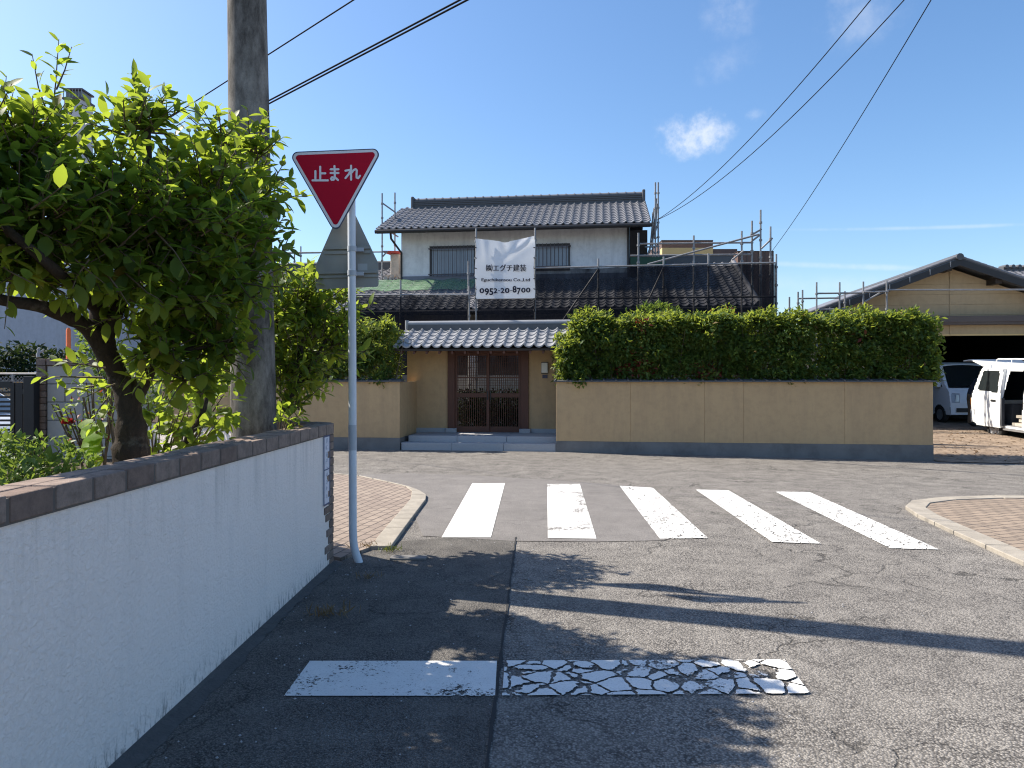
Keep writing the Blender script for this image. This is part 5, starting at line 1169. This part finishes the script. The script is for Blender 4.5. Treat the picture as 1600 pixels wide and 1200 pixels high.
# ------------------------------------------------------------------ scaffold, nets, banner
def scaffold(name, lab, base, posts, rails, braces=()):
    t = thing(name, lab, 'scaffold', base)
    for (px, yt, v) in posts:
        u = hu(px, v); zt_ = hz(px, yt, v); mb = MB(); mb.tube([H(u, v, .0), H(u, v, zt_)], .0243, 8)
        z = zt_ - .35
        while z > .5: mb.tube([H(u, v, z), H(u, v, z + .05)], .042, 8); z -= .45
        mb.build('post', M['steel'], t)
    for nm, lst in (('rail', rails), ('brace', braces)):
        for (p, yp, vp, q, yq, vq) in lst:
            mb = MB(); mb.tube([H(hu(p, vp), vp, hz(p, yp, vp)), H(hu(q, vq), vq, hz(q, yq, vq))], .0235, 8); mb.build(nm, M['steel'], t)
    return t
VS = 2.75
scaffold('scaffold', 'grey tube scaffold along the front of the tiled house carrying banner and nets', H(0, VS, 0),
    [(626, 438, VS), (733, 447, VS), (744, 357, VS), (836, 356, VS), (935, 404, VS), (1037, 401, VS), (1107, 396, VS), (1213, 397, VS), (1204, 354, 3.1), (1188.5, 328, 3.3), (1175, 345, 3.3), (732, 408, 3.0),
     (1159, 361, 3.3), (1084, 368, 3.3), (997.5, 364, 3.3)],
    [(555, 461, VS, 744, 460.5, VS), (836, 419, VS, 985, 415.5, VS), (985, 415.5, VS, 1214, 410.5, VS), (744, 467.5, VS, 1213, 463.5, VS), (1000, 381, 3.3, 1177, 379, 3.3), (985, 399.5, 3.3, 1173, 397.5, 3.3), (560, 461, 3.0, 744, 460, 3.0)],
    [(1012, 413, 3.0, 1186, 366, 3.0), (1173, 368, 3.3, 1190, 358, 3.3), (1172, 379, 3.3, 1189, 366, 3.3), (1190, 388, 3.1, 1207, 372, 3.1), (1144, 406, 3.2, 1162, 392, 3.2), (936, 419, VS + .3, 880, 500, VS + .3), (1037, 418, VS + .3, 1008, 480, VS + .3)])
scaffold('scaffold', 'pair of thin scaffold uprights at the left gable of the upper roof', H(hu(607, 6.4), 6.4, 0), [(597, 302, 6.3), (617, 301, 6.7)], [(430, 395, 6.3, 606, 393.5, 6.3)], [(597, 317, 6.3, 618, 332, 6.7), (597, 402, 6.3, 604, 394, 6.3), (606, 360, 6.3, 622, 370, 6.7)])
scaffold('scaffold', 'cluster of scaffold uprights and ladder against the right gable of the upper roof', H(hu(1026, 6.4), 6.4, 0), [(1024, 285, 6.3), (1028.5, 285, 6.6), (1020, 332, 6.9)], [(1008, 386, 6.3, 1030, 385, 6.6)], [(1026, 310, 6.4, 1019, 388, 6.8), (1022, 325, 6.4, 1015, 396, 6.8), (1028, 350, 6.6, 1012, 398, 6.4), (1027, 318, 6.4, 1023, 372, 6.8)])
scaffold('scaffold', 'short scaffold uprights standing beyond the corner shrub on the far roof line', H(hu(470, 7.8), 7.8, 0), [(470, 385, 7.8), (460, 394, 8.0), (437, 393, 7.8)], [(430, 396, 7.8, 500, 395, 7.8)])
scaffold('scaffold', 'scaffold tubes in front of the tan barn gable above the hedge', H(hu(1320, 5.4), 5.4, 0), [(1233.5, 464, 5.4), (1247, 456, 5.8), (1254, 453, 5.4), (1276, 441, 5.2), (1312, 441, 5.2), (1349, 440, 5.2), (1385.5, 439, 5.2), (1320, 455, 5.8)],
    [(1276, 458.5, 5.2, 1350, 457.5, 5.2), (1247, 466.5, 5.6, 1312, 465.5, 5.6), (1349, 456.5, 5.15, 1388, 455.5, 5.15), (1385, 453, 5.2, 1640, 452.5, 5.2), (1276, 484, 5.2, 1350, 482, 5.2)], [(1352, 471, 5.2, 1378, 456, 5.2)])
def netsheet(name, lab, px0, px1, top0, top1, bot, v, mat, amp=.05):
    mb = MB(); nx, ny = 60, 14; ua, ub = hu(px0, v), hu(px1, v); za, zb_ = hz(px0, top0, v), hz(px1, top1, v)
    for j in range(ny + 1):
        for i in range(nx + 1):
            s, t = i / nx, j / ny; u = ua + (ub - ua) * s; z = (za + (zb_ - za) * s) * (1 - t) + bot * t
            dv = amp * (math.sin(s * 23 + t * 2) * .5 + math.sin(s * 51 + t * 5) * .3 + math.sin(s * 9 + t * 7) * .6) * (.2 + t) ; mb.v.append(tuple(H(u, v + .03 + dv, z - .02 * abs(math.sin(s * 18)) * (1 - t))))
    for j in range(ny):
        for i in range(nx): mb.f.append([j * (nx + 1) + i, j * (nx + 1) + i + 1, (j + 1) * (nx + 1) + i + 1, (j + 1) * (nx + 1) + i]); mb.m.append(0); mb.sm.append(True)
    tag(mb.build(name, mat), lab, 'safety net', 'nets hung on the scaffold')
netsheet('safety_net', 'wide black mesh net hung on the scaffold behind the long hedge', 837, 1213, 420, 411.5, 1.7, VS - .10, M['net_black'])
netsheet('safety_net', 'black mesh net hung on the scaffold left of the white banner', 545, 731, 462, 461.5, 1.7, VS - .10, M['net_black'])
netsheet('safety_net', 'narrow black mesh net directly below the white banner', 746, 836, 468, 467, 1.7, VS - .08, M['net_black'], .03)
mb = MB()
for j in range(9):
    for i in range(41):
        v = VW - 1.05 + j / 8 * 1.0; mb.v.append(tuple(H(-9 + i / 40 * (hu(742, 5.5) + 9), v, zroof(v) + .065 + .02 * math.sin(i * 1.3) + .015 * math.sin(j * 2 + i))))
for j in range(8):
    for i in range(40): mb.f.append([j * 41 + i, j * 41 + i + 1, (j + 1) * 41 + i + 1, (j + 1) * 41 + i]); mb.m.append(0); mb.sm.append(True)
tag(mb.build('roof_net', M['net_green']), 'green mesh net lying over the lower roof tiles under the grilled window', 'safety net')
mb = MB(); a, b = hu(985, 6.0), hu(1040, 6.0); mb.hexa([H(a, 6.0, hz(1010, 416, 6)), H(b, 6.0, hz(1010, 416, 6)), H(b, 6.03, hz(1010, 416, 6)), H(a, 6.03, hz(1010, 416, 6)), H(a, 6.0, hz(1010, 401, 6)), H(b, 6.0, hz(1010, 402, 6)), H(b, 6.03, hz(1010, 402, 6)), H(a, 6.03, hz(1010, 401, 6))])
tag(mb.build('green_sheet', mk('dark_green_sheet', (.03, .075, .05), .8, .3, 3)), 'dark green sheet strung on the scaffold right of the upper storey', 'tarp')
# banner
VBn = VS - .12
def BN(px, py, d=0.0): return H(hu(px, VBn), VBn - d, hz(px, py, VBn))
bn = thing('banner', 'white cloth company banner tied between two scaffold tubes', 'banner', BN(790, 467))
mb = MB(); nx = ny = 36
for j in range(ny + 1):
    for i in range(nx + 1):
        s, t = i / nx, j / ny
        px = 743 + (835 - 743) * s + 1.2 * math.sin(t * 9) * (abs(s - .5) * 2) ** 4; top = 372.5 + (s / .5) * 5.5 if s < .5 else 378 - (s - .5) / .5 * 8.5
        if abs(s - .5) < .06: top += 1.2
        py = top * (1 - t) + (467 - 1.2 * s) * t
        wr_ = .045 * math.exp(-((s - .48 - (t * .25)) / .07) ** 2) * max(0, 1 - t * 3) + .05 * math.exp(-((t - (1 - s) * .62 + .02) / .07) ** 2) * s * (1 - t) + .02 * math.sin(s * 8 + t * 3) * (1 - t) - .03 * math.exp(-((s - .14 - t * .1) / .05) ** 2) * (1 - t) ** 2
        wr_ *= 1 - .85 * ss(.25, .5, t)
        mb.v.append(tuple(BN(px, py, wr_)))
for j in range(ny):
    for i in range(nx): mb.f.append([j * (nx + 1) + i, (j + 1) * (nx + 1) + i, (j + 1) * (nx + 1) + i + 1, j * (nx + 1) + i + 1]); mb.m.append(0); mb.sm.append(True)
cl_o = mb.build('cloth', M['cloth'], bn)
def text_mesh(txt, px0, px1, py_top, py_bot, name, bold=0.0, d=.035):
    cu = bpy.data.curves.new(name, 'FONT'); cu.body = txt; cu.size = 1; cu.offset = bold; cu.resolution_u = 4
    ob = bpy.data.objects.new(name, cu); C.objects.link(ob); dg = bpy.context.evaluated_depsgraph_get(); dg.update()
    me = bpy.data.meshes.new_from_object(ob.evaluated_get(dg)); bpy.data.objects.remove(ob); bpy.data.curves.remove(cu)
    co = np.array([v.co[:] for v in me.vertices]); 
    if len(co) == 0: return
    lo, hi = co.min(0), co.max(0); m_ = MB()
    vs = [BN(px0 + (c[0] - lo[0]) / (hi[0] - lo[0]) * (px1 - px0), py_bot + (c[1] - lo[1]) / (hi[1] - lo[1]) * (py_top - py_bot), d) for c in co]
    m_.add(vs, [tuple(p.vertices) for p in me.polygons]); bpy.data.meshes.remove(me); return m_
def merged(*ms):
    r = MB()
    for m_ in ms:
        if m_: r.add(m_.v, m_.f)
    return r
merged(*[text_mesh('\u3231\u30a8\u30b0\u30c1\u5efa\u88c5', 759.5 + q, 822 + q, 413.5, 424.5, 'company_name', .0, .035 + q * .004) for q in (0, .35, .7)]).build('company_name', M['ink'], cl_o)
merged(*[text_mesh('Eguchikensou Co.,Ltd', 752.5 + q, 828 + q, 435, 441.3, 'latin_name', .01, .035 + q * .004) for q in (0, .4)]).build('latin_name', M['ink'], cl_o)
chs = [('0', 749.5, 757, 450.5, 458.5), ('9', 757.5, 764.5, 450.5, 461.5), ('5', 765, 771, 450.5, 461.5), ('2', 771.5, 777.5, 450.5, 458.5), ('2', 782.5, 788.5, 450.2, 458.2), ('0', 789, 796.5, 450.2, 458.2), ('8', 801, 807.5, 447, 457.5), ('7', 808, 814, 449.8, 460.5), ('0', 814.5, 821.5, 449.8, 457.5), ('0', 822, 829, 449.6, 457.3), ('-', 778.5, 781.5, 454, 455), ('-', 797.5, 800, 453.8, 454.8)]
merged(*[text_mesh(c, a, b, y0, y1, 'phone_number', .035) for c, a, b, y0, y1 in chs]).build('phone_number', M['ink'], cl_o)
mb = MB()
for s in (0, .16, .33, .5, .67, .84, 1.0):
    py = 372 + 95 * s
    for px in (743.5, 835): mb.tube([BN(px - 1.2, py - .6, .02), BN(px + 1.4, py + .4, .03)], .012, 5)
mb.build('tie', M['cable'], bn)

# ------------------------------------------------------------------ buildings behind
bb = thing('brown_building', 'brown clad flat-roofed block with a yellow band behind the scaffold', 'building', W(1120, 592, 46) - Vector((0, 0, 1.6)))
def wbox(mb, px0, px1, py_top, Y, depth, zb_=0): a = W(px0, py_top, Y); b = W(px1, py_top, Y); mb.box(a.x, b.x, Y, Y + depth, zb_, a.z)
mb = MB(); wbox(mb, 1034, 1114, 376.5, 46.5, 6); wbox(mb, 1100, 1152, 389, 46, 7); wbox(mb, 1153, 1209, 393, 45, 8); mb.build('wall', M['brown_clad'], bb)
mb = MB(); wbox(mb, 1033.5, 1114.5, 375, 46.45, 6.1, W(0, 376.5, 46.45).z + .02); wbox(mb, 1152.5, 1209.5, 392, 44.95, 8.1, W(0, 393, 44.95).z + .02); mb.build('parapet', M['brown_metal'], bb)
mb = MB(); a, b = W(1033, 388.5, 46.2), W(1112, 403, 46.2); mb.box(a.x, b.x, 45.9, 46.48, b.z, a.z); mb.build('yellow_band', M['yellow'], bb)
mb = MB(); 
for i in range(6): xx = W(1158 + i * 9, 0, 45).x; mb.box(xx, xx + .05, 44.96, 45, 0, W(0, 394, 45).z)
mb.build('cladding_joints', M['brown_metal'], bb)

# barn with open front
VB = 6.6
barn = thing('barn', 'tan sided barn with low gable roof and wide dark open front', 'barn', H(hu(1500, VB), VB, 0))
uC = hu(1484, VB); zA = hz(1500, 410, VB); zE = hz(1262, 498, VB); uLb = hu(1250, VB); hw_ = uC - uLb
sB = (zA - zE) / hw_
uW0, uW1 = uC - hw_ + .75, uC + hw_ - .75
z_op = hz(1520, 524, VB)
def zg(u): return zA - sB * abs(u - uC) - .16
mb = MB(); nb = 0; z = z_op
bandz = []
while z < zA - .2:
    z1 = z + .30
    uu0 = max(uW0, uC - (zA - .16 - z1) / sB); uu1 = min(uW1, uC + (zA - .16 - z1) / sB)
    l0 = max(uW0, uC - (zA - .16 - z) / sB); l1 = min(uW1, uC + (zA - .16 - z) / sB)
    if uu1 > uu0: mb.hexa([H(l0, VB - .006, z), H(l1, VB - .006, z), H(l1, VB + .1, z), H(l0, VB + .1, z), H(uu0, VB + .002, z1 - .004), H(uu1, VB + .002, z1 - .004), H(uu1, VB + .1, z1 - .004), H(uu0, VB + .1, z1 - .004)])
    elif l1 > l0 + .1: mb.prism([H(l0, VB, z), H(l1, VB, z), H(uC, VB, zA - .17)], H(0, .1, 0) - H(0, 0, 0))
    z = z1
mb.box(uW0, hu(1400, VB), VB, VB + .12, 0, z_op, 0, H); mb.box(uW1 - .5, uW1, VB, VB + .12, 0, z_op, 0, H)
mb.build('siding', M['tan_siding'], barn)
mb = MB(); mb.box(uC - .012, uC + .012, VB - .02, VB, z_op, zA - .2, 0, H); mb.build('joint_cover', M['tan_siding'], barn)
mb = MB(); zf0, zf1 = hz(1520, 507, VB - .3), hz(1520, 494.5, VB - .3)
mb.box(uW0, uW1, VB - .30, VB - .01, zf0, zf1, 0, H); mb.box(uW0, uW1, VB - .34, VB - .30, zf0 + .07, zf1 + .02, 0, H); mb.build('door_rail', M['brown_metal'], barn, bevel=.01)
mb = MB(); mb.box(uW0, uW1, VB - .02, VB - .007, hz(1520, 524.5, VB), hz(1520, 522, VB), 0, H); mb.build('opening_trim', M['yellow'], barn)
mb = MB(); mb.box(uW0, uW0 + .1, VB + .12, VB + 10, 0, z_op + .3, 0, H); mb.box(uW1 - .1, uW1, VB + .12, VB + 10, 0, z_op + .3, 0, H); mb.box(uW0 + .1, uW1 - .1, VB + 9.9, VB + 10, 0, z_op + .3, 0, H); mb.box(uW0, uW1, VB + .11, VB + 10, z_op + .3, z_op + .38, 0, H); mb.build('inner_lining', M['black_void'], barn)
VF = VB - .55
mb = MB()
for sg in (-1, 1):
    e = uC + sg * (hw_ + .1)
    q = [H(uC, VF, zA), H(e, VF, zA - sB * (hw_ + .1)), H(e, VB + 10, zA - sB * (hw_ + .1)), H(uC, VB + 10, zA)]
    up = Vector((0, 0, .09)); lo = q if sg > 0 else q[::-1]
    lo = lo[::-1]
    mb.hexa([p for p in lo] + [p + up for p in lo])
rf2 = mb.build('roof', M['tile'], barn)
mb = MB()
for sg in (-1, 1):
    e = uC + sg * (hw_ + .1); ze = zA - sB * (hw_ + .1)
    mb.prism([H(uC, VF - .05, zA + .02), H(uC, VF - .05, zA - .17), H(e, VF - .05, ze - .17), H(e, VF - .05, ze + .02)], H(0, .05, 0) - H(0, 0, 0))
mb.build('barge_board', M['gutter'], rf2)
mb = MB()
for sg in (-1, 1):
    e = uC + sg * (hw_ + .15); ze = zA - sB * (hw_ + .15); n = 24
    for i in range(n):
        a, b = i / n, (i + 1) / n; p, q = H(uC + (e - uC) * a, VF + .02, zA + (ze - zA) * a + .085), H(uC + (e - uC) * b, VF + .02, zA + (ze - zA) * b + .09); mb.tube([p, q], [.045, .050], 8)
mb.build('verge_tile', M['tile'], rf2)
mb = MB(); mb.tube([H(uC, VF - .08, zA + .07), H(uC, VB + 10, zA + .05)], .10, 10); mb.build('ridge_cap', M['tile_ridge'], rf2)
for i in range(7): mb = MB(); a = .06 + i * .13; u = uC - hw_ * a; mb.box(u - .012, u + .012, VF - .065, VF - .051, zA - sB * hw_ * a - .12, zA - sB * hw_ * a + .03, 0, H); mb.build('barge_strap', M['steel'], rf2)
mb = MB(); mb.box(hu(1467, VB), hu(1475, VB), VB - .5, VB, zg(hu(1470, VB)) - .05, zg(hu(1470, VB)) + .1, 0, H); mb.box(hu(1541, VB), hu(1551, VB), VB - .5, VB, zg(hu(1546, VB)) - .12, zg(hu(1546, VB)) + .05, 0, H); mb.build('purlin', M['wood_dark'], rf2)
nh = thing('neighbour_house', 'dark tiled roof of another house just showing behind the barn roof', 'house', W(1620, 592, 34) - Vector((0, 0, 1.6)))
a = W(1566, 421, 34); mb = MB(); tiles(mb, a.x, a.x + 9, 30.5, a.z - 1.7, .48, 12, .29, .3, .03, .024, 5, 1, lambda u, v, z: (u, v, z)); mb.build('roof', M['tile'], nh)
mb = MB(); mb.box(a.x, a.x + 9, 33.9, 34.2, a.z - .1, a.z + .1)
x = a.x + .1
while x < a.x + 9: mb.tube([(x, 33.8, a.z + .12), (x, 34.3, a.z + .12)], .09, 8); x += .3
mb.build('ridge_course', M['tile_ridge'], nh)
mb = MB(); mb.box(a.x + .6, a.x + 8.5, 31.3, 37, 0, a.z - 1.35); mb.build('wall', M['tan_siding'], nh)

# person bending behind the white van
ps = thing('person', 'person in brown trousers and dark top standing bent at the tail of the white van', 'person', (13.30, 20.95, .235))
def skin_body(name, joints, edges, mats, par, matfn):
    me = bpy.data.meshes.new(name); me.from_pydata([tuple(Vector(j[:3])) for j in joints], edges, [])
    ob = bpy.data.objects.new(name, me); C.objects.link(ob)
    ob.modifiers.new('skin', 'SKIN'); sub = ob.modifiers.new('sub', 'SUBSURF'); sub.levels = 1; sub.render_levels = 1
    for i, j in enumerate(joints): me.skin_vertices[0].data[i].radius = (j[3], j[3])
    me.skin_vertices[0].data[0].use_root = True
    dg = bpy.context.evaluated_depsgraph_get(); dg.update(); m2 = bpy.data.meshes.new_from_object(ob.evaluated_get(dg)); bpy.data.objects.remove(ob)
    ob = bpy.data.objects.new(name, m2); C.objects.link(ob); ob.parent = par; ORG[ob.name] = ORG[par.name]
    m2.materials.clear()
    for m_ in mats: m2.materials.append(m_)
    for p in m2.polygons: p.material_index = matfn(p.center); p.use_smooth = True
    return ob
J = [(0, 0, .92, .15), (.10, 0, 1.12, .145), (.27, 0, 1.32, .155), (.35, 0, 1.42, .06), (.40, 0, 1.48, .075), (.45, 0, 1.56, .095), (.44, 0, 1.64, .07),
     (-.02, -.10, .86, .10), (-.06, -.12, .48, .072), (-.12, -.13, .09, .05), (-.02, -.14, .035, .042), (.06, -.14, .03, .035),
     (.02, .10, .86, .10), (.06, .12, .48, .072), (.02, .13, .09, .05), (.12, .14, .035, .042), (.20, .14, .03, .035),
     (.26, -.19, 1.34, .06), (.38, -.22, 1.10, .047), (.58, -.18, 1.02, .038), (.66, -.17, 1.01, .035), (.26, .19, 1.34, .06), (.40, .22, 1.10, .047), (.60, .18, 1.02, .038), (.68, .17, 1.01, .035)]
fing = []
E = [(0, 1), (1, 2), (2, 3), (3, 4), (4, 5), (5, 6), (0, 7), (7, 8), (8, 9), (9, 10), (10, 11), (0, 12), (12, 13), (13, 14), (14, 15), (15, 16), (2, 17), (17, 18), (18, 19), (19, 20), (2, 21), (21, 22), (22, 23), (23, 24)]
for base_, sgn in ((20, 1), (24, -1)):
    bx, by, bz_, _r = J[base_]
    for k, (dy, ln) in enumerate(((-.03, .075), (-.01, .085), (.01, .08), (.03, .065))):
        J.append((bx + .045, by + dy, bz_, .011)); J.append((bx + .045 + ln * .6, by + dy, bz_ - .01, .0095)); J.append((bx + .045 + ln * .85, by + dy, bz_ - .035, .008)); n = len(J); E += [(base_, n - 3), (n - 3, n - 2), (n - 2, n - 1)]
    J.append((bx + .01, by + sgn * .045, bz_, .012)); J.append((bx + .05, by + sgn * .06, bz_ - .01, .010)); n = len(J); E += [(base_, n - 2), (n - 2, n - 1)]
def pm(c):
    if c.z < .10: return 3
    if c.z < .95 and c.x < .30: return 2
    if c.z > 1.44 or c.x > .56: return 0
    return 1
skin_body('body', J, E, [M['skin'], M['work_shirt'], M['work_pants'], M['rubber']], ps, pm)
mb = MB(); o_ = Vector((13.30, 20.95, .235)); vs = []; n = 14
for (q, zz) in ((1.06, .03), (1.08, .07), (.9, .11), (.5, .135), (.05, .14)):
    for k in range(n): th = 2 * math.pi * k / n; vs.append(o_ + Vector((.44 + math.cos(th) * .10 * q, math.sin(th) * .09 * q, 1.53 + zz)))
mb.add(vs, [(i * n + k, i * n + (k + 1) % n, (i + 1) * n + (k + 1) % n, (i + 1) * n + k) for i in range(4) for k in range(n)], 0, True); mb.build('hair', M['cable'], ps)

# ------------------------------------------------------------------ overhead cables
def cable(name, lab, a, b, r, sag=.3, n=24, double=None, group=None):
    mb = MB(); a = Vector(a); b = Vector(b)
    for off in ([Vector((0, 0, 0))] + ([Vector(double)] if double else [])):
        mb.tube([a.lerp(b, t) + off - Vector((0, 0, 4 * sag * t * (1 - t))) for t in np.linspace(0, 1, n)], r, 6)
    tag(mb.build(name, M['cable']), lab, 'cable', group)
g_ = 'overhead cables'
p, q = Vector((-8.19, 15.73, 6.8)), Vector((-2.07, 10.35, 7.15)); d = q - p
cable('overhead_cable', 'single thin cable passing behind the utility pole high on the left', p - d * 2.2, q + d * 2.2, .011, .0, 12, None, g_)
p, q = W(424, 160, 20), W(730, 0, 16); d = q - p
cable('overhead_cable', 'thick doubled black cable rising from behind the utility pole', p - d * 3.0, q + d * 1.5, .022, .0, 12, (0, 0, .085), g_)
p = W(1026, 344, 21.2); cable('overhead_cable', 'steeper of two thin service cables running down to the upper roof corner', p, W(1335, 0, 10.5) + (W(1335, 0, 10.5) - p) * .25, .008, .45, 28, None, g_)
p = W(1026, 344, 21.3); cable('overhead_cable', 'flatter of two thin service cables running down to the upper roof corner', p, W(1378, 0, 10.5) + (W(1378, 0, 10.5) - p) * .25, .008, .55, 28, None, g_)
p = W(1205, 394, 30); cable('overhead_cable', 'thin cable running down to the right end of the scaffold', p, W(1447, 0, 12) + (W(1447, 0, 12) - p) * .2, .010, .25, 24, None, g_)
